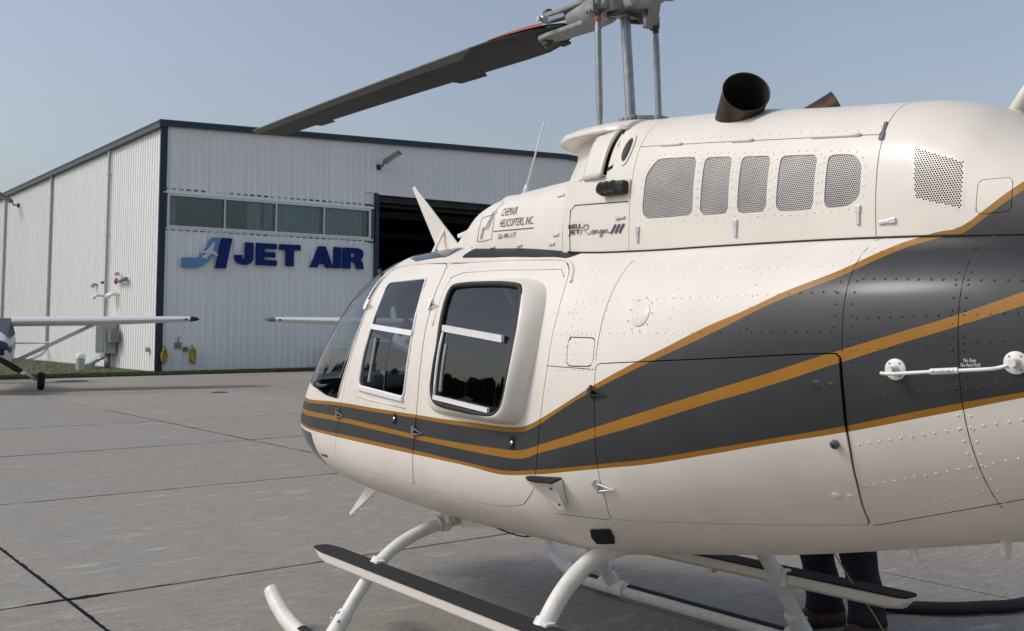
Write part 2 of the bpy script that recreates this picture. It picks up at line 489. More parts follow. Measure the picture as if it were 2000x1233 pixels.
hangar = empty('hangar', HC, HA)
tag(hangar, 'large white ribbed metal hangar with navy trim and open dark door', 'hangar')
PW, NR, RD = .801, 3, .034
def panel_mesh():
    """one ribbed panel, unit height, along +x, ribs towards -y"""
    prof = []; p = PW / NR
    for k in range(NR):
        x = k * p
        prof += [(x, 0), (x + p * .60, 0), (x + p * .70, -RD), (x + p * .88, -RD), (x + p * .985, 0)]
    prof.append((PW - .002, 0))
    n = len(prof)
    v = [(x, y, 0) for x, y in prof] + [(x, y, 1) for x, y in prof]
    f = [(i, i + 1, i + 1 + n, i + n) for i in range(n - 1)]
    me = bpy.data.meshes.new('siding_panel'); me.from_pydata(v, [], f); me.materials.append(MAT['siding']); me.update(); return me
PM = panel_mesh()
def panel(x, z0, z1, side='front'):
    o = bpy.data.objects.new('siding_panel', PM); COL.objects.link(o); o.parent = hangar
    o.scale = (1, 1, z1 - z0)
    if side == 'front': o.location = (x, 0, z0)
    else:
        o.rotation_euler = (0, 0, R(-90)); o.location = (0, x + PW, z0)       # ribs to -x
W_H, D_H = 37.0, 42.0
EAVE, SLOPE = 8.70, .0365
def roofz(x): return EAVE + SLOPE * (x if x < W_H / 2 else W_H - x)
x = 0.06
while x < W_H - .5:
    top = roofz(x + PW / 2) - .05
    if x + PW < 8.55:
        panel(x, 0.03, 5.058); panel(x, 6.325, top)
    elif x < 8.5:
        panel(x, 0.03, 5.058) if x + PW < 8.3 else None
        panel(x, 6.95, top)
    elif x < 28.4: panel(x, 6.95, top)
    else: panel(x, .03, top)
    x += PW
y = .02
while y < D_H - .5:
    panel(y, .03, EAVE - .02, 'left'); y += PW
# backing walls, floor, roof
m = MB()
m.box((4.29, .10, 2.5), (8.5, .12, 5.0)); m.box((4.29, .10, 7.5), (8.5, .12, 2.5))
m.box((.12, .10, 5.6), (.22, .12, 1.4)); m.box((8.42, .10, 5.6), (.30, .12, 1.4))
m.box((18.5, .10, 7.95), (20, .12, 1.98)); m.box((32.8, .10, 4.5), (8.3, .12, 9.0))
m.build('front_wall', MAT['siding'], hangar)
m = MB(); m.box((.10, D_H / 2, 4.33), (.12, D_H - .3, 8.66)); m.build('side_wall', MAT['siding'], hangar)
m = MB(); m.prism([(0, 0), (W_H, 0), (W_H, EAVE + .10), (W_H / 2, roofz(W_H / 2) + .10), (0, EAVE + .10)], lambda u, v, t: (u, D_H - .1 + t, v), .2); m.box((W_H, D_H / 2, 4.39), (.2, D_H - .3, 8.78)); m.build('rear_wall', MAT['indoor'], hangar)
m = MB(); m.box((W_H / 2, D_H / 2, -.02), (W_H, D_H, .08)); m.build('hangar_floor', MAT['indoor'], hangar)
m = MB()
for s in (0, 1):
    xa_, xb_ = (-.22, W_H / 2) if s == 0 else (W_H / 2, W_H + .22)
    za, zb_ = (roofz(0) + .14, roofz(W_H / 2) + .14) if s == 0 else (roofz(W_H / 2) + .14, roofz(W_H) + .14)
    m.add([(xa_, -.18, za), (xb_, -.18, zb_), (xb_, D_H, zb_), (xa_, D_H, za), (xa_, -.18, za - .06), (xb_, -.18, zb_ - .06), (xb_, D_H, zb_ - .06), (xa_, D_H, za - .06)],
          [(0, 1, 2, 3), (4, 7, 6, 5), (0, 4, 5, 1), (3, 2, 6, 7), (0, 3, 7, 4), (1, 5, 6, 2)])
m.build('roof', MAT['roofing'], hangar)
for s in (0, 1):                                   # gable fascia boards
    xa_, xb_ = (-.20, W_H / 2) if s == 0 else (W_H / 2, W_H + .2)
    m = MB().add([(xa_, -.16, roofz(0 if s == 0 else W_H / 2) - .07), (xb_, -.16, roofz(W_H / 2 if s == 0 else W_H) - .07), (xb_, -.16, roofz(W_H / 2 if s == 0 else W_H) + .16), (xa_, -.16, roofz(0 if s == 0 else W_H / 2) + .16),
                  (xa_, -.05, roofz(0 if s == 0 else W_H / 2) - .07), (xb_, -.05, roofz(W_H / 2 if s == 0 else W_H) - .07), (xb_, -.05, roofz(W_H / 2 if s == 0 else W_H) + .16), (xa_, -.05, roofz(0 if s == 0 else W_H / 2) + .16)],
                 [(0, 1, 2, 3), (4, 7, 6, 5), (0, 4, 5, 1), (3, 2, 6, 7), (0, 3, 7, 4), (1, 5, 6, 2)])
    m.build('gable_fascia', MAT['teal'], hangar)
m = MB()                                           # box gutter on the eave side
m.add([(-.20, -.17, EAVE + .15), (-.20, D_H, EAVE + .15), (-.20, D_H, EAVE - .10), (-.20, -.17, EAVE - .10),
       (-.02, -.17, EAVE + .12), (-.02, D_H, EAVE + .12), (-.02, D_H, EAVE - .10), (-.02, -.17, EAVE - .10)],
      [(0, 1, 2, 3), (3, 2, 6, 7), (4, 7, 6, 5), (0, 3, 7, 4), (0, 4, 5, 1)])
m.build('gutter', MAT['teal'], hangar)
m = MB(); m.box((.0, -.03, 4.36), (.24, .07, 8.66)); m.box((-.065, .055, 4.36), (.055, .10, 8.66)); m.build('corner_trim', MAT['navy'], hangar)
for yy in (6.02, 14.95, 24.6, 34.0):               # downpipes with brackets and elbow
    d = MB(); d.box((-.10, yy, 4.65), (.10, .13, 8.1))
    d.beam((-.10, yy, .62), (-.38, yy - .28, .34), .13, .10); d.beam((-.38, yy - .28, .34), (-1.1, yy - 1.5, .16), .13, .10)
    d = d.build('downpipe', MAT['gutterpipe'], hangar, bev=.01)
    for zz in (2.6, 5.2, 7.6):
        MB().box((-.09, yy, zz), (.13, .20, .05)).build('pipe_bracket', MAT['gutterpipe'], d)
# office window strip
WZ0, WZ1, WX0, WX1 = 5.15, 6.20, .24, 8.24
m = MB()
m.box((4.24, .0, WZ1 + .045), (8.16, .16, .09)); m.box((4.24, 0.0, WZ0 - .045), (8.16, .16, .09))
m.box((WX0 - .04, .0, 5.675), (.08, .16, 1.05)); m.box((WX1 + .04, 0, 5.675), (.08, .16, 1.05))
fr = m.build('window_frame', MAT['alu'], hangar)
MB().box((4.24, -.035, WZ1 + .107), (8.45, .13, .03)).build('drip_flashing', MAT['siding'], fr)
MB().box((4.24, -.042, 6.345), (8.45, .012, .06)).build('trim_strip', MAT['siding'], fr)
MB().box((4.24, -.042, 5.04), (8.45, .012, .06)).build('trim_strip', MAT['siding'], fr)
xm = [WX0, 2.27, 4.28, 6.27, WX1]
for i in range(4):
    if i: MB().box((xm[i], 0, 5.675), (.055, .13, 1.05)).build('mullion', MAT['alu'], fr)
    MB().box(((xm[i] + xm[i + 1]) / 2, .03, 5.675), (xm[i + 1] - xm[i] - .04, .012, 1.05)).build('pane', MAT['glass_bldg'], fr)
MAT['blind'] = simple('pale_vertical_blind', (.60, .68, .68), .8, var=.15, scale=3)
MAT['room'] = simple('office_wall', (.08, .09, .10), .9)
m = MB(); m.box((4.24, 3.0, 5.7), (8.4, .05, 1.6)); m.box((4.24, 1.5, 5.0), (8.4, 3, .06)); m.box((4.24, 1.5, 6.45), (8.4, 3, .06)); m.box((.05, 1.5, 5.7), (.06, 3, 1.5)); m.box((8.45, 1.5, 5.7), (.06, 3, 1.5))
m.build('office_room', MAT['room'], hangar)
def blind(x0, x1):
    m = MB(); k = x0
    while k < x1:
        m.box((k, .22 + random.uniform(-.01, .01), 5.66), (.105, .006, 1.08), Matrix.Rotation(R(random.uniform(14, 24)), 3, 'Z')); k += .105
    return m
blind(4.36, 6.2).build('vertical_blind', MAT['blind'], fr); blind(6.34, 8.05).build('vertical_blind', MAT['blind'], fr)
blind(3.3, 3.75).build('vertical_blind', MAT['blind'], fr); blind(3.98, 4.2).build('vertical_blind', MAT['blind'], fr); blind(.3, .52).build('vertical_blind', MAT['blind'], fr)
# big door opening
m = MB(); m.box((8.60, -.02, 3.45), (.16, .20, 6.9)); m.build('door_jamb', MAT['navy'], hangar)
m = MB(); m.box((28.4, -.02, 3.45), (.16, .20, 6.9)); m.build('door_jamb', MAT['navy'], hangar)
m = MB(); m.box((18.5, -.045, 6.935), (19.64, .07, .09)); m.build('door_header', MAT['siding'], hangar)
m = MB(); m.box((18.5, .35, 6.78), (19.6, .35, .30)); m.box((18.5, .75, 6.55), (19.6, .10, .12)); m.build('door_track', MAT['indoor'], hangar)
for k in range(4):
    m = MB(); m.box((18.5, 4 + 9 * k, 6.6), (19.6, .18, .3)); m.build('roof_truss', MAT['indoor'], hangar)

# ---- sign
MAT['signblue'] = simple('royal_blue_letter', (.003, .024, .15), .6, var=.06, spec=.2)
MAT['signsky'] = simple('sky_blue_letter', (.12, .27, .50), .45, var=.06)
MAT['signwhite'] = simple('white_letter', (.62, .66, .70), .5, var=.04)
sign = empty('wall_sign', hw(4.4, -.02, 3.66), HA)
tag(sign, 'blue raised JET AIR letters with light blue winged A emblem on hangar', 'sign')
def letter(name, poly, mat, hole=None, d=.09, off=.05):
    me = bpy.data.curves.new(name, 'CURVE'); me.dimensions = '2D'; me.fill_mode = 'BOTH'; me.extrude = d / 2
    for P in [poly] + ([hole] if hole else []):
        s = me.splines.new('POLY'); s.points.add(len(P) - 1); s.use_cyclic_u = True
        for k, (u, v) in enumerate(P): s.points[k].co = (u - 4.4, v - 3.66, 0, 1)
    t = bpy.data.objects.new(name, me); COL.objects.link(t)
    mesh = bpy.data.meshes.new_from_object(t); bpy.data.objects.remove(t)
    for q in mesh.vertices:
        q.co = Vector((q.co.x, -off - d / 2 - q.co.z, q.co.y))
    mesh.materials.clear(); mesh.materials.append(mat)
    o = bpy.data.objects.new(name, mesh); COL.objects.link(o); o.parent = sign
    return o
letter('emblem_ribbon', [(0.71, 4.03), (1.27, 4.03), (1.38, 4.12), (1.52, 4.34), (1.78, 4.79), (2.13, 4.79), (1.99, 4.43), (1.83, 4.16), (1.67, 3.93), (1.5, 3.76), (1.29, 3.68), (0.71, 3.67)], MAT['signsky'])
letter('emblem_bar', [(1.93, 3.69), (2.145, 4.79), (2.54, 4.79), (2.31, 3.69)], MAT['signblue'], d=.11)
letter('emblem_jet', [(1.87, 4.62), (1.89, 4.57), (1.8, 4.34), (2.0, 4.17), (2.0, 4.13), (1.75, 4.21), (1.59, 4.05), (1.64, 4.0), (1.51, 4.03), (1.33, 4.0), (1.44, 4.05), (1.39, 4.14), (1.47, 4.12), (1.58, 4.22), (1.29, 4.19), (1.34, 4.24), (1.59, 4.32), (1.78, 4.58)], MAT['signwhite'], d=.02, off=.145)
letter('letter_j', [(2.64, 4.2), (2.93, 4.21), (2.94, 4.09), (2.99, 4.05), (3.05, 4.11), (3.05, 4.68), (3.36, 4.68), (3.36, 4.07), (3.28, 3.92), (3.13, 3.85), (2.96, 3.85), (2.77, 3.9), (2.67, 4.02)], MAT['signblue'])
letter('letter_e', [(3.48, 4.68), (4.28, 4.68), (4.28, 4.48), (3.8, 4.48), (3.8, 4.36), (4.24, 4.36), (4.24, 4.17), (3.8, 4.17), (3.8, 4.06), (4.3, 4.06), (4.3, 3.86), (3.48, 3.86)], MAT['signblue'])
letter('letter_t', [(4.4, 4.68), (5.25, 4.68), (5.25, 4.47), (4.98, 4.47), (4.98, 3.86), (4.67, 3.86), (4.67, 4.47), (4.4, 4.47)], MAT['signblue'])
letter('letter_a', [(5.67, 3.86), (6.02, 4.68), (6.31, 4.68), (6.64, 3.86), (6.34, 3.86), (6.27, 4.0), (6.02, 4.0), (5.97, 3.86)], MAT['signblue'], [(6.09, 4.16), (6.16, 4.38), (6.22, 4.16)])
letter('letter_i', [(6.67, 3.86), (6.67, 4.68), (6.985, 4.68), (6.985, 3.86)], MAT['signblue'])
letter('letter_r', [(7.07, 3.86), (7.07, 4.68), (7.71, 4.68), (7.91, 4.62), (7.97, 4.48), (7.95, 4.33), (7.84, 4.23), (7.93, 4.13), (7.99, 3.86), (7.68, 3.86), (7.62, 4.1), (7.52, 4.14), (7.41, 4.14), (7.4, 3.86)], MAT['signblue'], [(7.41, 4.31), (7.41, 4.48), (7.58, 4.48), (7.64, 4.41), (7.6, 4.32)])

# ---- lamps on the walls
MAT['lampgrey'] = simple('lamp_grey', (.16, .17, .17), .5, .3, var=.1)
MAT['lens'] = simple('lamp_lens', (.40, .42, .40), .3, var=.1)
def floodlight(loc, rz, label, tilt):
    r = empty('floodlight', loc, rz); tag(r, label, 'lamp', 'floodlights on the hangar walls')
    # local: wall plane y=0, lamp out along -y
    MB().box((0, -.04, 0), (.16, .08, .20)).build('wall_plate', MAT['black'], r)
    m = MB(); m.tube([(0, -.05, 0), (.03, -.28, .02), (.06, -.36, .20)], .045, 8); m.build('arm', MAT['lampgrey'], r)
    A, B = Vector(tilt[0]), Vector(tilt[1]); u = Vector((0, 0, 1))
    h = MB().beam(A, B, .50, .15).build('lamp_head', MAT['lampgrey'], r, bev=.02)
    d = (B - A).normalized(); n = d.cross(u).normalized().cross(d); k = n * -.079
    MB().beam(A.lerp(B, .1) + k, A.lerp(B, .9) + k, .40, .012).build('lamp_lens', MAT['lens'], h)
    return r
floodlight(hw(8.66, -.05, 8.0), HA, 'grey floodlight on front wall left of the dark hangar door', ((.05, -.38, .16), (.52, -.80, .58)))
floodlight(hw(-.06, 21.6, 7.85), HA - R(90), 'grey floodlight high on the long cream side wall under the gutter', ((.06, -.36, .16), (.06, -1.15, .62)))

# ---- small things along the walls
MAT['hoseyellow'] = simple('yellow_hose', (.55, .38, .02), .6, var=.2)
def coil(x, label, n, wob, sy):
    m = MB(); pts = []; rr = random.Random(int(x * 100))
    for k in range(n * 18):
        a = 2 * math.pi * k / 18; q = .55 + .45 * rr.random()
        pts.append((x + (.115 + wob * rr.uniform(-.5, .5)) * math.sin(a) * q, -.12 - .05 * math.sin(k * .21), .58 + (.33 * sy) * math.cos(a) * q))
    m.tube([hw(*p) for p in pts], .019, 6); m.tube([hw(x, -.1, .92), hw(x, -.03, .93)], .03, 8)
    o = m.build('hose_coil', MAT['hoseyellow'], smooth=True)
    return tag(o, label, 'hose', 'yellow hoses on the hangar wall')
coil(.17, 'yellow hose coil hanging next to the navy hangar corner', 5, .03, .85)
coil(1.18, 'yellow hose coil hanging right of the wall tap', 6, .05, .95)
t = empty('wall_tap', hw(.66, -.06, .72), HA); tag(t, 'grey wall tap with bracket between the two yellow hoses', 'tap')
MB().box((0, 0, .22), (.26, .05, .18)).build('back_plate', MAT['galv'], t)
m = MB(); m.tube([(0, -.02, .2), (0, -.16, .2), (.0, -.2, .10)], .03, 8); m.tube([(0, -.03, .3), (0, -.05, .46), (.03, -.1, .52)], .02, 8); m.build('spout', MAT['lampgrey'], t, smooth=True)
m = MB(); m.cyl((0, -.12, .23), (0, -.12, .30), .012); m.cyl((-.05, -.12, .3), (.05, -.12, .3), .014); m.build('tap_handle', MAT['galv'], t)
o = MB().box(hw(.93, -.07, .80), (.12, .1, .16), Matrix.Rotation(HA, 3, 'Z')).build('outlet_box', MAT['lampgrey'], bev=.01)
tag(o, 'small grey outlet box on front wall beside the wall tap', 'outlet box')
o = MB().box(hw(-.10, .85, .78), (.1, .12, .16), Matrix.Rotation(HA, 3, 'Z')).build('outlet_box', MAT['galv'], bev=.01)
tag(o, 'small grey outlet box on side wall near the navy corner', 'outlet box')
# electrical cabinet on the side wall
MAT['cab'] = simple('cabinet_grey', (.38, .36, .33), .5, var=.08)
MAT['cabg'] = simple('cabinet_green_grey', (.14, .17, .17), .5, var=.08)
c = empty('electrical_cabinet', hw(-.06, 4.9, .30), HA); tag(c, 'grey electrical cabinet with meter box mounted low on the side wall', 'cabinet')
MB().box((-.26, .1, .95), (.42, 1.15, 1.36)).build('cabinet_body', MAT['cab'], c, bev=.015)
MB().box((-.485, .1, .95), (.03, 1.02, 1.22)).build('cabinet_door', MAT['cabg'], c, bev=.008)
MB().box((-.24, -.72, .95), (.30, .42, .52)).build('meter_box', MAT['cabg'], c, bev=.01)
m = MB(); m.cyl((-.2, .0, .27), (-.2, .0, -.3), .09, 10); m.cyl((-.2, .28, .27), (-.2, .28, -.3), .05, 10); m.build('conduit', MAT['galv'], c, smooth=True)
m = MB(); m.tube([(-.15, .62, .1), (-.3, .66, .06), (-.5, .7, -.06), (-.52, .8, -.2)], .07, 8); m.build('drain_spout', MAT['white'], c, smooth=True)
p = MB(); p.lathe([(.16, 0), (.16, .46), (.175, .46), (.175, .58), (.15, .60)], 20, Matrix.Translation(hw(-1.66, 3.4, 0)))
MAT['pvc'] = simple('pale_green_pvc', (.34, .46, .42), .5, var=.1)
o = empty('vent_riser', hw(-1.66, 3.4, 0)); tag(o, 'short pale green pipe riser with white cap standing on the lawn', 'pipe')
MB().lathe([(.155, 0), (.155, .46)], 20).build('pipe', MAT['pvc'], o, smooth=True, angle=40)
MB().lathe([(.17, .44), (.172, .56), (.14, .60)], 20).build('cap', MAT['white'], o, smooth=True, angle=40)
def wallvent(y, z, n, label):
    m = MB()
    for k in range(n):
        yy = y - k * .22
        m.tube([hw(-.02, yy, z + .06), hw(-.22, yy, z + .07), hw(-.34, yy + .05, z + .02), hw(-.38, yy + .06, z - .10)], .065, 8)
    return tag(m.build('vent_pipe', MAT['white'], smooth=True), label, 'vent pipe')
wallvent(4.95, 2.78, 3, 'row of white elbow vent pipes on side wall')
wallvent(6.55, 2.78, 1, 'single white elbow vent pipe left of a downpipe')
a = empty('alarm_fitting', hw(-.04, 3.9, 3.30), HA); tag(a, 'red alarm bell with grey pipe fittings on the side wall', 'alarm')
MB().lathe([(.0, 0), (.12, .0), (.12, .06), (.05, .10), (0, .1)], 16, Matrix.Translation((-.1, .55, .03)) @ Matrix.Rotation(R(-90), 4, 'Y')).build('bell', MAT['red'], a)
m = MB(); m.tube([(-.10, .42, .04), (-.12, .1, .0), (-.12, -.2, .04), (-.12, -.5, .06)], .055, 8); m.cyl((-.12, -.28, .06), (-.12, -.62, .06), .085, 10); m.build('pipework', MAT['lampgrey'], a)
MB().box((-.12, .5, .30), (.14, .16, .12)).build('strobe', MAT['galv'], a)
o = MB().box(hw(-.09, 6.35, 3.34), (.14, .30, .08), Matrix.Rotation(HA, 3, 'Z')).build('wall_bracket', MAT['black']); tag(o, 'small black bracket left of a downpipe on the side wall', 'bracket')
o = MB().tube([hw(-.02, 7.5, 3.3), hw(-.16, 7.5, 3.3), hw(-.2, 7.5, 3.2)], [.05, .07, .10], 10).build('wall_lamp', MAT['galv']); tag(o, 'tiny grey wall lamp left of the black bracket', 'lamp')
# red cart by the front wall, seen past the helicopter nose
rc = empty('red_cart', hw(6.85, -.55, .0), HA); tag(rc, 'red tool cart standing against the front hangar wall', 'cart')
MAT['cartred'] = simple('cart_red', (.22, .016, .02), .5, var=.1)
MB().box((0, 0, .72), (1.3, .55, .06)).build('cart_top', MAT['cartred'], rc, bev=.01)
MB().box((0, 0, .20), (1.3, .55, .05)).build('cart_shelf', MAT['cartred'], rc, bev=.01)
for sx in (-1, 1):
    for sy in (-1, 1):
        MB().box((sx * .62, sy * .25, .40), (.05, .05, .64)).build('leg', MAT['cartred'], rc)
        MB().cyl((sx * .58, sy * .25 - .02, .075), (sx * .58, sy * .25 + .02, .075), .055, 12).build('caster', MAT['black'], rc)
# beam frame at the left edge
bf = empty('steel_frame', (-16.55, 31.0, 0), R(12)); tag(bf, 'grey steel post and beam frame standing at the far left edge', 'frame')
MB().box((.0, .2, 1.22), (.22, .22, 2.44)).build('post', MAT['galv'], bf)
MB().beam((.0, .2, 2.28), (-1.7, -1.5, 2.35), .24, .62).build('beam', MAT['galv'], bf)
m = MB(); m.cyl((.36, .2, .0), (.36, .2, 1.95), .03, 8); m.cyl((-.6, .2, 1.1), (.36, .2, 1.1), .012, 6); m.cyl((-.6, .2, 1.25), (.3, .2, 1.25), .012, 6); m.build('rail', MAT['lampgrey'], bf)
# manhole covers
MAT['iron'] = simple('rusty_iron', (.05, .042, .036), .8, var=.3, scale=20)
for (pt, rad, lab) in (((-12.77, 30.36), .45, 'dark iron drain cover near the grass behind the wheel'), ((-7.0, 25.08), .19, 'small dark iron cover at the end of the yellow line')):
    r = empty('drain_cover', (*pt, .004)); tag(r, lab, 'drain cover', 'drain covers in the apron')
    MB().lathe([(rad, 0), (rad, .008), (rad * .93, .008), (rad * .93, .002)], 28).build('rim', MAT['iron'], r)
    MB().lathe([(rad * .91, 0), (rad * .91, .006)], 28).build('lid', MAT['iron'], r)

# ================================================================== helicopter
HT = R(38.0)
HM = Vector((0.5417, 4.699, 0))                   # ground point under the mast
heli = empty('helicopter', HM, R(90) + HT)        # local +x nose, +y port side, +z up
tag(heli, 'cream helicopter with charcoal and gold stripes and black rotor blade', 'helicopter')

def pchip(xs, ys, x):
    xs = np.asarray(xs, float); ys = np.asarray(ys, float); x = np.asarray(x, float)
    h = np.diff(xs); d = np.diff(ys) / h; m = np.zeros_like(ys); m[0] = d[0]; m[-1] = d[-1]
    for i in range(1, len(xs) - 1):
        if d[i - 1] * d[i] > 0:
            w1 = 2 * h[i] + h[i - 1]; w2 = h[i] + 2 * h[i - 1]; m[i] = (w1 + w2) / (w1 / d[i - 1] + w2 / d[i])
    x = np.clip(x, xs[0], xs[-1]); i = np.clip(np.searchsorted(xs, x) - 1, 0, len(xs) - 2)
    t = (x - xs[i]) / h[i]
    return (2*t**3-3*t**2+1)*ys[i]+(t**3-2*t**2+t)*h[i]*m[i]+(-2*t**3+3*t**2)*ys[i+1]+(t**3-t**2)*h[i]*m[i+1]

# x, belly z, top z, half width, z of the widest line, lower and upper roundness
HULL = np.array(sorted([(2.77,.977,.987,.008,.982,2,2),(2.762,.929,1.04,.09,.982,2,2),(2.723,.866,1.124,.184,.982,2,1.85),(2.649,.797,1.256,.272,.982,2.1,1.7),
(2.528,.734,1.429,.363,.982,2.15,1.65),(2.349,.69,1.619,.442,.982,2.2,1.7),(2.128,.65,1.798,.516,.982,2.3,1.85),(1.843,.626,1.914,.579,.982,2.4,2.1),
(1.475,.611,1.967,.637,.982,2.5,2.4),(.948,.592,1.977,.674,.992,2.55,2.65),(.421,.582,1.972,.69,1.013,2.5,2.65),(-.105,.584,1.945,.695,1.056,2.5,2.6),
(-.474,.631,1.919,.69,1.161,2.2,2.7),(-.843,.686,1.898,.679,1.287,2.1,2.8),(-1.527,.826,1.867,.632,1.424,2,3),(-1.896,.913,1.856,.579,1.445,2,2.9),
(-2.317,1.034,1.835,.474,1.466,2,2.5),(-2.738,1.14,1.803,.369,1.477,2,2.2),(-3.16,1.213,1.772,.29,1.487,2,2),(-3.792,1.266,1.73,.237,1.498,2,2)]))
_cache = {}
def hsec(x):
    k = round(x, 4)
    if k not in _cache: _cache[k] = [float(pchip(HULL[:, 0], HULL[:, j], k)) for j in range(1, 7)]
    return _cache[k]
def hy(x, z):
    zb, zt, w, zm, nl, nu = hsec(x)
    r, n = ((z - zm) / max(zt - zm, 1e-6), nu) if z >= zm else ((zm - z) / max(zm - zb, 1e-6), nl)
    r = min(r, .9999)
    return w * (1 - r ** n) ** (1 / n)
def hring(x, N):
    zb, zt, w, zm, nl, nu = hsec(x); out = []
    for k in range(N):
        a = 2 * math.pi * (k + .5) / N; c, s = math.cos(a), math.sin(a); e = 2 / (nu if s >= 0 else nl)
        out.append((x, w * math.copysign(abs(c) ** e, c), zm + ((zt - zm) if s >= 0 else (zm - zb)) * math.copysign(abs(s) ** e, s)))
    return out
MAIN = np.array(sorted([(.14,2.455,.385,3),(-.05,2.455,.40,3),(-.36,2.43,.415,3),(-.77,2.395,.425,3),(-1.12,2.345,.425,3),(-1.47,2.305,.42,3),(-1.6,2.29,.415,2.9),(-1.75,2.245,.405,2.7),(-1.85,2.185,.395,2.5),(-2.0,2.09,.375,2.3),(-2.3,1.95,.31,2.1),(-2.7,1.84,.22,2)]))
FAIR = np.array(sorted([(1.38,1.95,.02,2.2),(1.34,1.975,.06,2.2),(1.28,2.01,.11,2.2),(1.18,2.065,.17,2.2),(1.05,2.125,.225,2.3),(.9,2.17,.275,2.9),(.7,2.20,.315,3.3),(.5,2.212,.34,3.5),(.3,2.22,.36,3.6),(.03,2.23,.385,3.6)]))
def mk(T, B):
    def ys(x, z):
        zt, w, n = [float(pchip(T[:, 0], T[:, k], x)) for k in (1, 2, 3)]
        r = min(max((z - B) / (zt - B), 0), .9999)
        return w * (1 - r ** n) ** (1 / n)
    def ring(x, N):
        zt, w, n = [float(pchip(T[:, 0], T[:, k], x)) for k in (1, 2, 3)]; out = []
        for k in range(N + 1):
            t = math.pi * k / N; c, s = math.cos(t), math.sin(t); e = 2 / n
            out.append((x, w * math.copysign(abs(c) ** e, c), B + (zt - B) * abs(s) ** e))
        return out
    return ys, ring
my, mring = mk(MAIN, 1.80)
fy, fring = mk(FAIR, 1.84)
def nrm(sf, x, z, s=1):
    e = .004; dx = (sf(x + e, z) - sf(x - e, z)) / (2 * e); dz = (sf(x, z + e) - sf(x, z - e)) / (2 * e)
    n = Vector((-dx, 1, -dz)).normalized(); n.y *= s; return n
def on(sf, x, z, off=0.0, s=1):
    """point on a side surface, off metres proud of it; s=-1 for the starboard side"""
    p = Vector((x, s * sf(x, z), z)); return p + nrm(sf, x, z, s) * off

# ---- clipping of fine meshes along exact outlines
def clip(V, Fc, fv):
    """keep the side where fv <= 0"""
    V = np.asarray(V, float); ins = fv <= 0
    nv = [tuple(p) for p in V]; out = []; cut = {}
    def cross(a, b):
        k = (a, b) if a < b else (b, a)
        if k not in cut:
            t = fv[k[0]] / (fv[k[0]] - fv[k[1]]); cut[k] = len(nv); nv.append(tuple(V[k[0]] + (V[k[1]] - V[k[0]]) * t))
        return cut[k]
    for f in Fc:
        s = [ins[i] for i in f]
        if all(s): out.append(f); continue
        if not any(s): continue
        g = []
        for i in range(len(f)):
            a, b = f[i], f[(i + 1) % len(f)]
            if ins[a]: g.append(a)
            if ins[a] != ins[b]: g.append(cross(a, b))
        if len(g) >= 3: out.append(tuple(g))
    used = sorted({i for f in out for i in f}); mp = {u: k for k, u in enumerate(used)}
    return np.array([nv[u] for u in used]) if used else np.zeros((0, 3)), [tuple(mp[i] for i in f) for f in out]

def sdf(poly, X, Z):
    """signed distance to a closed polygon, negative inside"""
    P = np.array(poly, float); d = np.full(len(X), 1e9); ins = np.zeros(len(X), bool)
    for i in range(len(P)):
        a, b = P[i], P[(i + 1) % len(P)]; ex, ez = b - a
        wx, wz = X - a[0], Z - a[1]
        t = np.clip((wx * ex + wz * ez) / (ex * ex + ez * ez + 1e-12), 0, 1)
        d = np.minimum(d, np.hypot(wx - ex * t, wz - ez * t))
        c = ((a[1] <= Z) & (b[1] > Z)) | ((b[1] <= Z) & (a[1] > Z))
        with np.errstate(divide='ignore', invalid='ignore'):
            xi = a[0] + (Z - a[1]) / (b[1] - a[1] + 1e-15) * ex
        ins ^= c & (X < xi)
    return np.where(ins, -d, d)
def rounded(poly, n=6, tight=.5):
    """closed polygon smoothed with a Catmull-Rom curve"""
    P = [np.array(p, float) for p in poly]; N = len(P); out = []
    for i in range(N):
        p0, p1, p2, p3 = P[i - 1], P[i], P[(i + 1) % N], P[(i + 2) % N]
        for k in range(n):
            t = k / n
            out.append(tuple(.5 * (2 * p1 + (p2 - p0) * t * tight * 2 * .5 * 2 + 0) if False else
                       p1 + (p2 - p1) * t + tight * ((t ** 3 - 2 * t ** 2 + t) * ((p2 - p0) * .5 - (p2 - p1)) + (t ** 3 - t ** 2) * ((p3 - p1) * .5 - (p2 - p1)))))
    return out
def chamfer(poly, r, n=4):
    """closed polygon with corners rounded by about r"""
    P = [np.array(p, float) for p in poly]; N = len(P); out = []
    for i in range(N):
        a, b, c = P[i - 1], P[i], P[(i + 1) % N]
        u, v = a - b, c - b; lu, lv = np.linalg.norm(u), np.linalg.norm(v)
        q = min(r, lu * .45, lv * .45); s, e = b + u / lu * q, b + v / lv * q
        for k in range(n + 1):
            t = k / n; out.append(tuple((1 - t) ** 2 * s + 2 * t * (1 - t) * b + t * t * e))
    return out
def side_f(poly, V, s=1, grow=0.0):
    """negative inside the outline on the given side"""
    d = sdf(poly, V[:, 0], V[:, 2]) - grow
    return np.maximum(d, -s * V[:, 1])
def with_normals(V, Fc):
    """append smooth vertex normals (three more columns) so that clipped edges keep the true surface shading"""
    V = np.asarray(V, float); N = np.zeros_like(V)
    for f in Fc:
        if len(f) > 8: continue
        p = V[list(f)]; n = np.cross(p[2] - p[0], p[3 if len(f) > 3 else 1] - p[1 if len(f) > 3 else 0])
        N[list(f)] -= n
    N /= np.linalg.norm(N, axis=1, keepdims=True) + 1e-12
    return np.hstack([V, N])
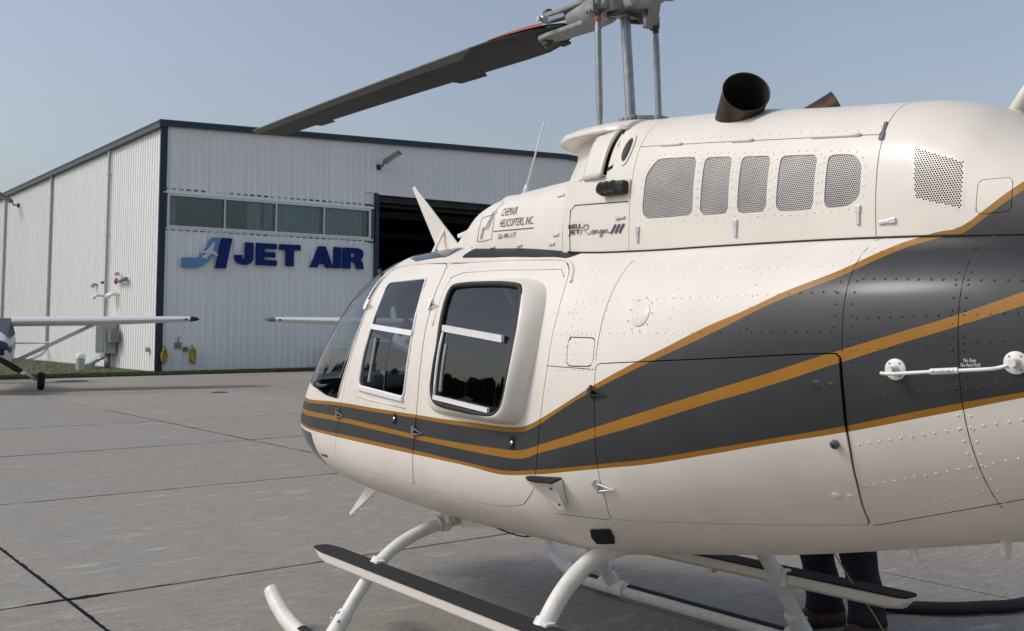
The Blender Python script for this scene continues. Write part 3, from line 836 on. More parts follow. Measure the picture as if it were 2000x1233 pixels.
def skin(name, V, Fc, parent, mats, thick=.012, inner=1, rim=0, angle=None):
    V = np.asarray(V, float); P = V[:, :3]; N = V[:, 3:6]; N = N / (np.linalg.norm(N, axis=1, keepdims=True) + 1e-12); n = len(P)
    outer = [tuple(reversed(f)) for f in Fc]; verts = list(P); faces = list(outer); mi = [0] * len(outer)
    ln = [N[i] for f in outer for i in f]
    if thick:
        verts += list(P - N * thick)
        ed = {}
        for f in outer:
            for a, b in zip(f, f[1:] + f[:1]): ed[(a, b)] = ed.get((a, b), 0) + 1
        for f in outer:
            g_ = tuple(i + n for i in reversed(f)); faces.append(g_); mi.append(min(inner, len(mats) - 1)); ln += [-N[i - n] for i in g_]
        for (a, b) in ed:
            if (b, a) not in ed:
                q = (b, a, a + n, b + n); faces.append(q); mi.append(rim)
                fn = np.cross(P[a] - P[b], -N[a]); fn = fn / (np.linalg.norm(fn) + 1e-12); ln += [fn] * 4
    o = meshobj(name, verts, faces, None, parent, True, mats=mats)
    o.data.polygons.foreach_set('material_index', mi)
    if len(o.data.loops) == len(ln): o.data.normals_split_custom_set([tuple(map(float, k)) for k in ln])
    return o

# ---- livery: colour edges as curves over the length, the same on both sides
EDGE = {
 'e1': [(2.9,1.135),(2.265,1.126),(1.561,1.148),(1.118,1.145),(.76,1.141),(.479,1.137),(.254,1.138),(.03,1.137),(-.03,1.140),(-.08,1.147),(-.13,1.161),(-.184,1.183),(-.323,1.248),(-.489,1.328),(-.71,1.421),(-.832,1.469),(-1.018,1.545),(-1.176,1.601),(-1.298,1.652),(-1.479,1.717),(-1.584,1.774),(-1.66,1.815),(-1.72,1.828),(-1.76,1.831),(-1.79,1.842),(-1.846,1.88),(-1.9,1.922),(-1.947,1.959),(-2.1,2.1),(-2.4,2.3)],
 'e2': [(2.9,1.115),(2.233,1.107),(1.558,1.13),(1.116,1.127),(.759,1.125),(.478,1.119),(.253,1.118),(.03,1.117),(-.03,1.120),(-.086,1.127),(-.13,1.141),(-.185,1.164),(-.323,1.233),(-.49,1.309),(-.787,1.426),(-1.06,1.53),(-1.303,1.632),(-1.488,1.697),(-1.599,1.753),(-1.672,1.79),(-1.74,1.812),(-1.79,1.819),(-1.82,1.838),(-1.874,1.877),(-1.914,1.906),(-1.96,1.94),(-2.1,2.06),(-2.4,2.28)],
 'e3': [(2.9,1.062),(2.25,1.062),(1.551,1.072),(1.112,1.063),(.756,1.05),(.476,1.045),(.252,1.043),(.042,1.045),(-.03,1.047),(-.09,1.056),(-.173,1.08),(-.325,1.123),(-.492,1.172),(-.753,1.248),(-1.027,1.328),(-1.268,1.397),(-1.522,1.475),(-1.69,1.525),(-1.847,1.573),(-2.021,1.637),(-2.5,1.82),(-4,2.4)],
 'e4': [(2.9,1.034),(2.228,1.034),(1.549,1.048),(1.112,1.04),(.756,1.029),(.476,1.021),(.252,1.015),(.042,1.013),(-.03,1.014),(-.09,1.022),(-.173,1.049),(-.324,1.088),(-.491,1.134),(-.751,1.206),(-1.025,1.288),(-1.267,1.357),(-1.521,1.438),(-1.69,1.492),(-1.848,1.541),(-2.025,1.6),(-2.5,1.77),(-4,2.3)],
 'e5': [(2.9,.978),(2.159,.972),(1.545,.984),(1.11,.983),(.755,.977),(.477,.969),(.254,.963),(.12,.958),(.04,.959),(-.153,.982),(-.347,1.012),(-.531,1.043),(-.722,1.076),(-.998,1.135),(-1.24,1.188),(-1.515,1.249),(-1.704,1.297),(-1.855,1.334),(-2.019,1.371),(-2.6,1.50),(-4,1.62)],
 'e6': [(2.9,.962),(2.067,.96),(1.545,.965),(1.11,.963),(.756,.958),(.478,.954),(.256,.948),(.12,.94),(.05,.941),(-.15,.964),(-.343,.995),(-.526,1.026),(-.716,1.057),(-.993,1.116),(-1.235,1.171),(-1.511,1.23),(-1.7,1.276),(-1.852,1.314),(-2.017,1.356),(-2.6,1.48),(-4,1.60)]}
def livery():
    m, nt, b = newmat('striped_livery_paint'); N = nt.nodes; L = nt.links
    tc = N.new("ShaderNodeTexCoord"); sep = N.new("ShaderNodeSeparateXYZ"); L.new(tc.outputs['Object'], sep.inputs[0])
    X0, X1, Z0, Z1 = -4.0, 3.0, .5, 2.7
    mx = N.new("ShaderNodeMapRange"); mx.inputs[1].default_value = X0; mx.inputs[2].default_value = X1; L.new(sep.outputs[0], mx.inputs[0])
    mz = N.new("ShaderNodeMapRange"); mz.inputs[1].default_value = Z0; mz.inputs[2].default_value = Z1; L.new(sep.outputs[2], mz.inputs[0])
    above = {}
    for k, pts in EDGE.items():
        fc = N.new("ShaderNodeFloatCurve"); cv = fc.mapping.curves[0]; fc.mapping.use_clip = False
        P = sorted(((x - X0) / (X1 - X0), (z - Z0) / (Z1 - Z0)) for x, z in pts)
        if P[0][0] > 0: P = [(0.0, P[0][1])] + P
        if P[-1][0] < 1: P = P + [(1.0, P[-1][1])]
        cv.points[0].location = P[0]; cv.points[1].location = P[-1]
        for q in P[1:-1]: cv.points.new(*q)
        for q in cv.points: q.handle_type = 'AUTO'
        fc.mapping.update()
        L.new(mx.outputs[0], fc.inputs['Value'])
        g = N.new("ShaderNodeMath"); g.operation = 'GREATER_THAN'; L.new(mz.outputs[0], g.inputs[0]); L.new(fc.outputs[0], g.inputs[1])
        above[k] = g.outputs[0]
    def rgb(c, var, sc):
        s, _ = noise_mix(nt, c, var, sc); return s
    cream = rgb(CREAM, .045, 4.0); gold = rgb((.31, .138, .008), .06, 6.0); grey = rgb((.031, .034, .037), .12, 5.0)
    # grime: soft smudges
    nz = N.new("ShaderNodeTexNoise"); nz.inputs['Scale'].default_value = 3.4; nz.inputs['Detail'].default_value = 10; nz.inputs['Roughness'].default_value = .78
    L.new(tc.outputs['Object'], nz.inputs['Vector'])
    gr = N.new("ShaderNodeMapRange"); gr.inputs[1].default_value = .57; gr.inputs[2].default_value = .78; gr.inputs[4].default_value = .38; L.new(nz.outputs['Fac'], gr.inputs[0])
    gm = N.new("ShaderNodeMix"); gm.data_type = 'RGBA'; L.new(gr.outputs[0], gm.inputs[0]); L.new(cream, gm.inputs[6]); gm.inputs[7].default_value = (.50, .45, .37, 1)
    cur = gm.outputs[2]                                  # below e6
    for k, c in (('e6', gold), ('e5', grey), ('e4', gold), ('e3', grey), ('e2', gold), ('e1', gm.outputs[2])):
        q = N.new("ShaderNodeMix"); q.data_type = 'RGBA'
        L.new(above[k], q.inputs[0]); L.new(cur, q.inputs[6]); L.new(c, q.inputs[7]); cur = q.outputs[2]
    L.new(cur, b.inputs['Base Color'])
    b.inputs['Roughness'].default_value = .5; b.inputs['Specular IOR Level'].default_value = .35; b.inputs['Coat Weight'].default_value = .24; b.inputs['Coat Roughness'].default_value = .2
    wv = N.new("ShaderNodeTexNoise"); wv.inputs['Scale'].default_value = 2.4; wv.inputs['Detail'].default_value = 2; L.new(tc.outputs['Object'], wv.inputs['Vector'])
    op = N.new("ShaderNodeTexNoise"); op.inputs['Scale'].default_value = 420; op.inputs['Detail'].default_value = 1; L.new(tc.outputs['Object'], op.inputs['Vector'])
    bp = N.new("ShaderNodeBump"); bp.inputs['Strength'].default_value = .07; bp.inputs['Distance'].default_value = .05; L.new(wv.outputs['Fac'], bp.inputs['Height'])
    b2 = N.new("ShaderNodeBump"); b2.inputs['Strength'].default_value = .05; b2.inputs['Distance'].default_value = .001; L.new(op.outputs['Fac'], b2.inputs['Height']); L.new(bp.outputs[0], b2.inputs['Normal'])
    L.new(b2.outputs[0], b.inputs['Normal'])
    return m
MAT['livery'] = livery()
SKIN = [MAT['livery'], MAT['trim']]
MAT['glass_chin'] = glassmat('chin_glass', (.30, .38, .46), extra=.05)

# ---- outlines on the side (x, z)
FD = chamfer([(1.462,1.866),(1.475,1.80),(1.447,1.66),(1.465,1.41),(1.535,1.166),(1.60,.974),(1.65,.845),(1.371,.823),(.80,.806),(.765,.9),(.74,1.02),(.722,1.21),(.725,1.42),(.75,1.64),(.79,1.79),(.835,1.855),(1.15,1.872)], .035)
RD = chamfer([(.833,1.853),(.788,1.79),(.748,1.64),(.723,1.42),(.72,1.21),(.738,1.02),(.763,.9),(.797,.803),(.596,.791),(.373,.782),(.12,.797),(-.03,.825),(-.13,.90),(-.165,1.0),(-.18,1.12),(-.20,1.261),(-.213,1.391),(-.207,1.603),(-.185,1.70),(-.15,1.775),(-.06,1.828),(.389,1.848)], .035)
FW = chamfer([(1.350,1.780),(.922,1.785),(.85,1.56),(.838,1.40),(.847,1.212),(1.335,1.246),(1.325,1.40),(1.305,1.553)], .035)
RS = [(.64,1.757),(.38,1.758),(.10,1.752),(-.05,1.712),(-.115,1.61),(-.133,1.44),(-.105,1.28),(-.07,1.172),(.02,1.146),(.32,1.152),(.57,1.165),(.65,1.24),(.645,1.37),(.643,1.475),(.69,1.66),(.69,1.73)]
RW = [(.560,1.733),(.35,1.734),(.10,1.722),(.00,1.693),(-.06,1.575),(-.073,1.44),(-.052,1.275),(-.015,1.207),(.068,1.186),(.293,1.194),(.498,1.209),(.558,1.256),(.558,1.37),(.556,1.473),(.597,1.65),(.604,1.715)]
BAG = chamfer([(-.494,1.408),(-.7,1.420),(-1.07,1.441),(-1.38,1.46),(-1.522,1.466),(-1.524,1.33),(-1.51,1.174),(-1.487,1.06),(-1.44,.92),(-1.09,.876),(-.68,.834),(-.445,.816),(-.48,.9),(-.492,.994),(-.5,1.146),(-.496,1.296)], .02)
HATCH = chamfer([(-.312,1.506),(-.473,1.504),(-.480,1.397),(-.327,1.393)], .012)
AZ, AX = [.9, 1.165, 1.435, 1.63, 1.80, 1.88, 1.99], [1.70, 1.597, 1.487, 1.457, 1.477, 1.50, 1.57]
def ws_f(V):
    ap = pchip(AZ, AX, V[:, 2]); zl = np.interp(V[:, 0], [1.5, 1.8, 2.0, 2.3, 2.7], [1.160, 1.170, 1.195, 1.215, 1.225])
    return np.maximum(np.maximum(ap - V[:, 0], zl - V[:, 2]), .022 - np.abs(V[:, 1]))
def chin_f(V):
    return np.maximum(np.maximum(V[:, 2] - .945, .705 - V[:, 2]), np.maximum(2.065 - (.955 - V[:, 2]) * .55 - V[:, 0], .03 - np.abs(V[:, 1])))
ROOFP = chamfer([(.80,.30),(.785,.395),(.5,.418),(.245,.428),(-.07,.436),(-.13,.39),(-.172,.335),(-.34,.31),(-.34,.12),(.8,.12)], .03)
SKYL = chamfer([(.925,.372),(.925,.14),(1.50,.10),(1.48,.25),(1.25,.352)], .03)
def top_f(poly, V):
    return np.maximum(sdf(poly, V[:, 0], np.abs(V[:, 1])), 1.70 - V[:, 2])

NR_ = 200
xs = np.concatenate([np.arange(-3.79, -2.2, .04), np.arange(-2.2, 1.9, .0165), np.arange(1.9, 2.6, .014), np.linspace(2.6, 2.77, 26)])
HV = np.array([p for x in xs for p in hring(x, NR_)])
HF = []
for i in range(len(xs) - 1):
    for k in range(NR_):
        HF.append((i * NR_ + k, (i + 1) * NR_ + k, (i + 1) * NR_ + (k + 1) % NR_, i * NR_ + (k + 1) % NR_))
HF.append(tuple((len(xs) - 1) * NR_ + k for k in range(NR_))); HF.append(tuple(range(NR_ - 1, -1, -1)))
HV = with_normals(HV, HF)
def pieces(fn, gap=.0025):
    """inside part of the full hull for a field"""
    return clip(HV, HF, fn(HV) + gap)
V, Fc = HV, HF
G = .0014
for s in (1, -1):
    for P in (FD, RD): V, Fc = clip(V, Fc, -(side_f(P, V, s) - G))
for fn in (ws_f, chin_f, lambda v: top_f(ROOFP, v), lambda v: top_f(SKYL, v)):
    V, Fc = clip(V, Fc, -fn(V))
for P in (BAG, HATCH): V, Fc = clip(V, Fc, -(side_f(P, V, 1) - G))
fus = skin('fuselage', V, Fc, heli, SKIN)
for s in (1, -1):
    # windshield, chin window, roof panels
    q, f = pieces(lambda v: np.maximum(ws_f(v), -s * v[:, 1]), 0.0); skin('windshield', q, f, heli, [MAT['glass_front']], 0)
    q, f = pieces(lambda v: np.maximum(chin_f(v), -s * v[:, 1]), 0.0); skin('chin_window', q, f, heli, [MAT['glass_chin']], 0)
    q, f = pieces(lambda v: np.maximum(top_f(SKYL, v), -s * v[:, 1]), 0.0); skin('roof_window', q, f, heli, [MAT['glass_roof']], 0)
    q, f = pieces(lambda v: np.maximum(top_f(ROOFP, v), -s * v[:, 1]), 0.0); skin('roof_walkway', q, f, heli, [MAT['blackgloss'], MAT['trim']], .01)
q, f = pieces(lambda v: side_f(HATCH, v, 1), .003); skin('access_hatch', q, f, fus, SKIN, .008)
q, f = pieces(lambda v: side_f(BAG, v, 1), .0025)
q = np.array(q)
bul = .009 * np.clip((-.55 - q[:, 0]) / .9, 0, 1) * np.clip((q[:, 2] - .80) / .5, 0, 1); q[:, 1] += bul
bagdoor = skin('baggage_door', q, f, heli, SKIN, .008)
def surf_tube(poly, sf, off, r, s=1, closed=True, n=8):
    return MB().tube([on(sf, x, z, off, s) for x, z in poly], r, n, closed=closed)
def woff(x): return .018 + .055 * min(1, max(0, (.62 - x) / .62))
def hyw(x, z): return hy(x, z) + woff(x)
DOORS = {}
for s in (1, -1):
    # front door
    q, f = pieces(lambda v: side_f(FD, v, s)); q, f = clip(q, f, -side_f(FW, q, s))
    d = skin('front_door', q, f, heli, SKIN, .016); DOORS['f', s] = d
    q, f = pieces(lambda v: side_f(FW, v, s), -.006); q[:, 1] -= s * .004
    skin('window_pane', q, f, d, [MAT['glass_side']], 0)
    m = surf_tube(FW, hy, .001, .0065, s); m.build('window_seal', MAT['winframe'], d, smooth=True)
    bar = [on(hy, x, 1.547 + (x - 1.306) * .072, .006, s) for x in np.linspace(1.300, .842, 9)]
    m = MB()
    for a, c in zip(bar[:-1], bar[1:]): m.beam(a, c, .012, .026, up=nrm(hy, 1.1, 1.53, s).cross(Vector((1, 0, 0))))
    m.build('window_rail', MAT['winframe'], d)
    rail = [on(hy, x, 1.236 + (x - 1.335) * .065, .007, s) for x in np.linspace(1.328, .852, 9)]
    m = MB()
    for a, c in zip(rail[:-1], rail[1:]): m.beam(a, c, .012, .019)
    m.build('window_rail', MAT['winframe'], d)
    m = MB(); m.tube([on(hy, 1.06, z, -.008, s) for z in np.linspace(1.23, 1.52, 6)], .006, 6); m.build('window_divider', MAT['trim'], d)
    m = MB(); m.tube([on(hy, 1.21, 1.27, .004, s), on(hy, 1.205, 1.49, .004, s)], .009, 8)
    m.build('grab_strip', MAT['galv'], d)
    # rear door with its bulged window surround
    q, f = pieces(lambda v: side_f(RD, v, s)); q, f = clip(q, f, -(side_f(chamfer(RS, .03), q, s) + .004))
    d = skin('rear_door', q, f, heli, SKIN, .016); DOORS['r', s] = d
    o1, o2 = rounded(RS, 8, 1), rounded(RW, 8, 1); rings = []
    for t in (0, .06, .16, .3, .5, .7, .82, .9, .95, 1.0):
        ring = []
        for a, c in zip(o1, o2):
            # rises steeply near the outer edge, then runs flat to the glass
            w = t; x = a[0] + (c[0] - a[0]) * w; z = a[1] + (c[1] - a[1]) * w
            h = woff(x) * 1.12 * math.sin(min(1, t * 1.25) * math.pi / 2) ** .8 + (.004 if t > .8 else 0) - (.010 if t >= 1 else 0)
            ring.append((x, s * (hy(x, z) + h), z))
        rings.append(ring)
    MB().loft(rings, caps=False).build('window_surround', MAT['livery'], d, smooth=True)
    gl = rounded(RW, 8, 1); V2 = []; F2 = []
    cx, cz = np.mean([p[0] for p in gl]), np.mean([p[1] for p in gl]); K = len(gl); NRG = 8
    for j in range(NRG + 1):
        t = j / NRG
        for p in gl:
            x, z = cx + (p[0] - cx) * t, cz + (p[1] - cz) * t; V2.append((x, s * (hyw(x, z) - .004), z))
    for j in range(NRG):
        for k in range(K): F2.append((j * K + k, j * K + (k + 1) % K, (j + 1) * K + (k + 1) % K, (j + 1) * K + k))
    MB().add(V2, F2).build('window_pane', MAT['glass_side'], d, smooth=True)
    m = MB().tube([on(hyw, x, z, .002, s) for x, z in gl], .0125, 8, closed=True); m.build('window_seal', MAT['black'], d, smooth=True)
    for (x0, z0, x1, z1, w, nm) in ((.535, 1.538, .008, 1.494, .029, 'window_rail'), (.530, 1.232, .055, 1.205, .019, 'window_rail')):
        P = [on(hyw, x0 + (x1 - x0) * k / 8, z0 + (z1 - z0) * k / 8, .007, s) for k in range(9)]; m = MB()
        for a, c in zip(P[:-1], P[1:]): m.beam(a, c, .014, w)
        m.build(nm, MAT['winframe'], d)
    m = MB(); m.tube([on(hyw, .535, z, .003, s) for z in np.linspace(1.235, 1.52, 6)], .007, 6); m.build('window_rail', MAT['winframe'], d, smooth=True)
    m = MB(); m.tube([on(hyw, .26 + (1.5 - z) * .06, z, -.010, s) for z in np.linspace(1.22, 1.50, 6)], .0065, 6); m.build('window_divider', MAT['black'], d)
    m = MB(); m.tube([on(hyw, .49, z, -.004, s) for z in np.linspace(1.26, 1.47, 5)], .009, 8); m.build('grab_strip', MAT['galv'], d)
    # drip rail over both doors
    P = [(1.515, 1.66), (1.512, 1.76), (1.50, 1.83), (1.45, 1.873), (1.30, 1.881), (1.0, 1.878), (.6, 1.863), (.2, 1.852), (-.04, 1.838), (-.15, 1.798), (-.205, 1.735)]
    m = MB().tube(smooth_path([on(hy, x, z - .011, .002, s) for x, z in P], 6), .0078, 8); m.build('drip_rail', MAT['cream'], fus, smooth=True)
    # shallow pressed frame around the rear window panel
    PF = chamfer([(.705, 1.795), (-.13, 1.772), (-.165, 1.70), (-.178, 1.45)], .05)
    m = MB().tube([on(hy, x, z, .0022, s) for x, z in [(.68, 1.55), (.695, 1.68), (.70, 1.78), (.62, 1.80), (.3, 1.798), (-.08, 1.785), (-.135, 1.75)]], .0035, 6); m.build('pressed_edge', MAT['cream'], d, smooth=True)
    m = MB().tube([on(hy, x, z, .0022, s) for x, z in [(1.365, 1.22), (1.36, 1.195), (1.2, 1.182), (.83, 1.165)]], .003, 6); m.build('pressed_edge', MAT['cream'], DOORS['f', s], smooth=True)
# windshield edge strip along the post
for s in (1, -1):
    P = [(float(pchip(AZ, AX, z)) - .004, z) for z in np.linspace(1.17, 1.86, 14)]
    MB().tube([on(hy, x, z, .001, s) for x, z in P], .0055, 6).build('windshield_edge', MAT['cream'], fus, smooth=True)
MB().tube([(x, 0, hsec(x)[1] + .003) for x in np.linspace(1.57, 2.665, 24)], .012, 8).build('windshield_post', MAT['cream'], fus, smooth=True)

# ---- cowlings
NC = 96
mx_ = np.concatenate([np.arange(-2.69, -1.9, .03), np.arange(-1.9, .0301, .015)])
CV = np.array([p for x in mx_ for p in mring(x, NC)]); CF = []
for i in range(len(mx_) - 1):
    for k in range(NC):
        CF.append((i * (NC + 1) + k, (i + 1) * (NC + 1) + k, (i + 1) * (NC + 1) + k + 1, i * (NC + 1) + k + 1))
CV = with_normals(CV, CF)
XS1, XS2 = -.408, -1.512
def ztop(x): return np.interp(x, [-1.512, -.821, -.405], [2.158, 2.230, 2.272])
GR = {'g1': chamfer([(-.535,2.204),(-.745,2.184),(-.752,1.958),(-.508,1.965),(-.482,1.99),(-.485,2.148)], .025),
      'g2': chamfer([(-.787,2.176),(-.917,2.162),(-.921,1.949),(-.787,1.955)], .02), 'g3': chamfer([(-.962,2.156),(-1.09,2.142),(-1.09,1.941),(-.961,1.947)], .02),
      'g4': chamfer([(-1.133,2.136),(-1.284,2.120),(-1.282,1.931),(-1.131,1.939)], .02), 'g5': chamfer([(-1.326,2.114),(-1.421,2.103),(-1.457,2.066),(-1.456,1.957),(-1.412,1.930),(-1.324,1.932)], .02)}
VENT = [(-1.627,2.10),(-1.784,2.034),(-1.786,1.889),(-1.641,1.935)]
HAT2 = chamfer([(-1.828,1.973),(-1.920,1.974),(-1.924,1.873),(-1.825,1.869)], .012)
MSK = [MAT['livery'], MAT['dark']]
g = .0016
X, Z = CV[:, 0], CV[:, 2]
q, f = clip(CV, CF, np.maximum(X - XS1 * 1.0 + g, -(X - XS2) + g)); q, f = clip(q, f, -(q[:, 2] - ztop(q[:, 0])) + g)
cowltop = skin('engine_cowl_top', q, f, heli, MSK, .01)
SIDE = {}
for s in (1, -1):
    q, f = clip(CV, CF, np.maximum(X - XS1 + g, -(X - XS2) + g)); q, f = clip(q, f, q[:, 2] - ztop(q[:, 0]) + g); q, f = clip(q, f, -s * q[:, 1])
    for P in GR.values(): q, f = clip(q, f, -side_f(P, q, s))
    SIDE[s] = skin('engine_cowl_panel', q, f, heli, MSK, .008)
q, f = clip(CV, CF, X - XS2 + g)
for s in (1, -1): q, f = clip(q, f, -side_f(VENT, q, s))
q, f = clip(q, f, -(side_f(HAT2, q, 1) - .0008))
aft = skin('aft_fairing', q, f, heli, MSK, .004)
q, f = clip(CV, CF, side_f(HAT2, CV, 1) + .0012); skin('access_hatch', q, f, aft, MSK, .004)
q, f = clip(CV, CF, -(X - XS1) + g); q, f = clip(q, f, np.minimum(q[:, 0] + .245, q[:, 2] - 2.165))
fwdc = skin('transmission_cowl', q, f, heli, MSK, .01)
fx = np.concatenate([np.arange(.034, 1.1, .03), np.linspace(1.1, 1.38, 20)])
FV = np.array([p for x in fx for p in fring(x, NC)]); FF = []
for i in range(len(fx) - 1):
    for k in range(NC): FF.append((i * (NC + 1) + k, (i + 1) * (NC + 1) + k, (i + 1) * (NC + 1) + k + 1, i * (NC + 1) + k + 1))
FV = with_normals(FV, FF)
fair = skin('forward_fairing', FV, FF, heli, MSK, .008)
# dark inner shell: the shade under the cowling put into its colour
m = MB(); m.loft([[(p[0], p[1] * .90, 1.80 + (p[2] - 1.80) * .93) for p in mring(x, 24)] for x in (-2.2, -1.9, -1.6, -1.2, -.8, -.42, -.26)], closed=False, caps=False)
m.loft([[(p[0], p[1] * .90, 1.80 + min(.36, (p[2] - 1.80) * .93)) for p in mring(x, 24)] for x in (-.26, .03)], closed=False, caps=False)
m.build('engine_deck_shade', MAT['dark'], heli, smooth=True)
# perforated sheets
def perforated(poly, sf, s, pitch, hole, mat, parent, off, inside_only=False):
    xs_ = [p[0] for p in poly]; zs_ = [p[1] for p in poly]; v = []; f_ = []
    r0 = pitch / math.sqrt(3); j = 0; z = min(zs_) - pitch; cen = []
    while z < max(zs_) + pitch:
        x = min(xs_) - pitch + (pitch / 2 if j % 2 else 0)
        while x < max(xs_) + pitch: cen.append((x, z)); x += pitch
        z += pitch * .866; j += 1
    c = np.array(cen); d = sdf(poly, c[:, 0], c[:, 1])
    for (x, z), dd in zip(cen, d):
        if dd > pitch * .8: continue
        n = len(v); full = inside_only and dd > -pitch * .3
        for rr_, aa in ((r0, 30), (hole, 30)):
            for k in range(6):
                a = R(60 * k + aa); px_, pz_ = x + rr_ * math.cos(a), z + rr_ * math.sin(a)
                v.append((px_, s * (sf(px_, pz_) + off), pz_))
        if full: f_.append(tuple(n + k for k in range(6)))
        else: f_ += [(n + k, n + (k + 1) % 6, n + 6 + (k + 1) % 6, n + 6 + k) for k in range(6)]
    return meshobj('grille', v, f_, mat, parent, False)
for s in (1, -1):
    for P in GR.values(): perforated(P, my, s, .0078, .0030, MAT['grille'], SIDE[s], -.004)
    perforated(VENT, my, s, .0080, .0031, MAT['cream'], aft, .0006, True)
# intake: narrow throat under a visor lip, scoop plates at the sides
cx_ = -.10
def plan(a, b, t): return (cx_ + a * math.cos(t), b * math.sin(t))
T = np.linspace(-math.pi / 2, math.pi / 2, 33)
m = MB().loft([[(*plan(a, b, t), z) for t in T] for a, b, z in ((.44, .285, 2.18), (.405, .27, 2.24), (.37, .25, 2.30), (.36, .25, 2.37))], closed=False, caps=False)
m.build('intake_throat', MAT['cream'], heli, smooth=True)
rings = []
for x, W_v, zt_v, dz in ((-.262, .275, 2.438, .0), (-.22, .30, 2.444, .006), (-.16, .315, 2.446, .010), (-.05, .322, 2.448, .014), (.06, .31, 2.447, .018), (.15, .28, 2.444, .022), (.21, .24, 2.438, .024), (.26, .19, 2.431, .025), (.29, .135, 2.423, .024), (.308, .08, 2.414, .020), (.316, .03, 2.402, .010)):
    zb_v = 2.376 + .012 * max(0, (x + .05) / .43); ring = []
    for k in range(40):
        a_ = 2 * math.pi * k / 40; c_, s_ = math.cos(a_), math.sin(a_)
        ring.append((x, W_v * math.copysign(abs(c_) ** .85, c_), zb_v + ((zt_v - zb_v) * abs(s_) ** .85 if s_ >= 0 else -dz * abs(s_) ** .7)))
    rings.append(ring)
visor = MB().loft(rings).build('intake_visor', MAT['cream'], heli, smooth=True, angle=60)
for s in (1, -1):
    # scoop plate
    pl = []
    for x in np.linspace(-.235, -.105, 8):
        row = []
        for z in np.linspace(2.165, 2.40, 12):
            k = (x + .235) / .13
            row.append((x, s * (my(x, z) + .018 - .012 * k), z))
        pl.append(row)
    o = MB().loft(pl, closed=False, caps=False).build('intake_scoop', MAT['cream'], heli, smooth=True); solid(o, .012, offset=0)
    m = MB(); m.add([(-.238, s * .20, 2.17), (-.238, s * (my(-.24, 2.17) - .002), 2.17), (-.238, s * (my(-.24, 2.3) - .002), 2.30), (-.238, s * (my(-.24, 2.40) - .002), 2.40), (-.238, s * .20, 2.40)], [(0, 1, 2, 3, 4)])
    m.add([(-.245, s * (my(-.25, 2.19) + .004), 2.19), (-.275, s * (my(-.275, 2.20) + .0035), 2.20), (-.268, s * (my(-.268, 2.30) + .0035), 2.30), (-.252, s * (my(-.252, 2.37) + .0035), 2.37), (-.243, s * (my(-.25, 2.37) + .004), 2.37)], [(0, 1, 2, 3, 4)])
    m.build('intake_gap_shade', MAT['dark'], heli)  # flat dark faces painted for the shade in the gap behind the scoop
    m = MB().loft([[(x, s * y, z) for x, y in ((-.24, .40 - .0), (-.10, .30), (.05, .25), (.05, .05), (-.24, .05))] for z in (2.168, 2.172)]); m.build('intake_floor', MAT['cream'], heli)

# ---- exhaust stacks
for s in (1, -1):
    P = smooth_path([(-.60, s * .10, 2.20), (-.70, s * .15, 2.27), (-.80, s * .215, 2.345), (-.905, s * .29, 2.415)], 6)
    m = MB(); N_ = 28; d_end = Vector((-.62, s * .50, .33)).normalized(); rings = []
    n = len(P)
    for i, p in enumerate(P):
        t = (P[min(i + 1, n - 1)] - P[max(i - 1, 0)]).normalized()
        if i > n - 8: t = t.lerp(d_end, (i - n + 8) / 8).normalized()
        u = Vector((0, 0, 1)); u = (u - t * u.dot(t)).normalized(); w = t.cross(u); r = .074 + .014 * i / n
        rings.append([p + (u * math.cos(2 * math.pi * k / N_) + w * math.sin(2 * math.pi * k / N_)) * r for k in range(N_)])
    o = m.loft(rings, caps=False).build('exhaust_stack', MAT['exhaust'], heli, smooth=True, fix=False)
    inner = [[c + (Vector(q) - c) * .965 for q in r_] for r_ in rings for c in [sum((Vector(q) for q in r_), Vector()) / N_]]
    MB().loft(inner[4:], caps=False).build('exhaust_bore', MAT['soot'], o, smooth=True, angle=50, fix=False)
    m = MB().tube(rings[-1], .003, 6, closed=True); m.build('exhaust_rim', MAT['exhaust'], o, smooth=True)

# ---- mast, links and rotor head
MH = Vector((.032, 0, 3.045))
mast = MB().cyl((-.012, 0, 2.38), tuple(MH), .0235, 20).build('mast', MAT['mast'], heli, smooth=True, angle=50)
for s, bt, tp in ((1, (-.012, .20, 2.40), (.004, .195, 2.945)), (-1, (.009, -.20, 2.40), (.022, -.195, 2.965))):
    bt, tp = Vector(bt), Vector(tp); P = [bt.lerp(tp, t) for t in (0, .06, .12, .18, .82, .9, .965, 1)]
    l = MB().tube(P, [.010, .010, .012, .015, .015, .014, .010, .008], 14).build('pitch_link', MAT['mast'], heli, smooth=True, angle=60)
    a, b_ = bt.lerp(tp, .945), bt.lerp(tp, .985)
    MB().cyl(a, b_, .0148, 14).build('link_band', MAT['red'] if s > 0 else MAT['hubdark'], l)
    MB().ell(tp + Vector((0, 0, .012)), (.018, .018, .02), 12, 8).build('rod_end', MAT['hubdark'], l, smooth=True)
sw = MB(); sw.lathe([(.05, 0), (.05, .03), (.036, .035), (.036, .05)], 20, Matrix.Translation((-.008, 0, 2.425)))
for k in (-1, 0, 1): sw.cyl((-.03 + k * .028, .035, 2.482), (-.03 + k * .028, .062, 2.482), .013, 12)
sw.box((-.02, .03, 2.478), (.105, .04, .042)); sw.beam((-.07, .03, 2.475), (-.13, -.06, 2.478), .045, .036); sw.cyl((-.13, -.10, 2.478), (-.13, -.02, 2.478), .020, 12)
sw.build('swashplate_collar', MAT['hub'], heli, bev=.006)
BA = R(-5.5)                                     # blade azimuth about the mast
hub = empty('rotor_head', tuple(MH), BA); hub.parent = heli
CONE = R(2.9)
m = MB(); m.box((0, 0, -.005), (.20, .085, .085)); m.box((0, 0, -.03), (.085, .22, .06)); m.cyl((0, -.14, -.012), (0, .14, -.012), .032, 16); m.cyl((0, 0, -.07), (0, 0, .10), .045, 18)
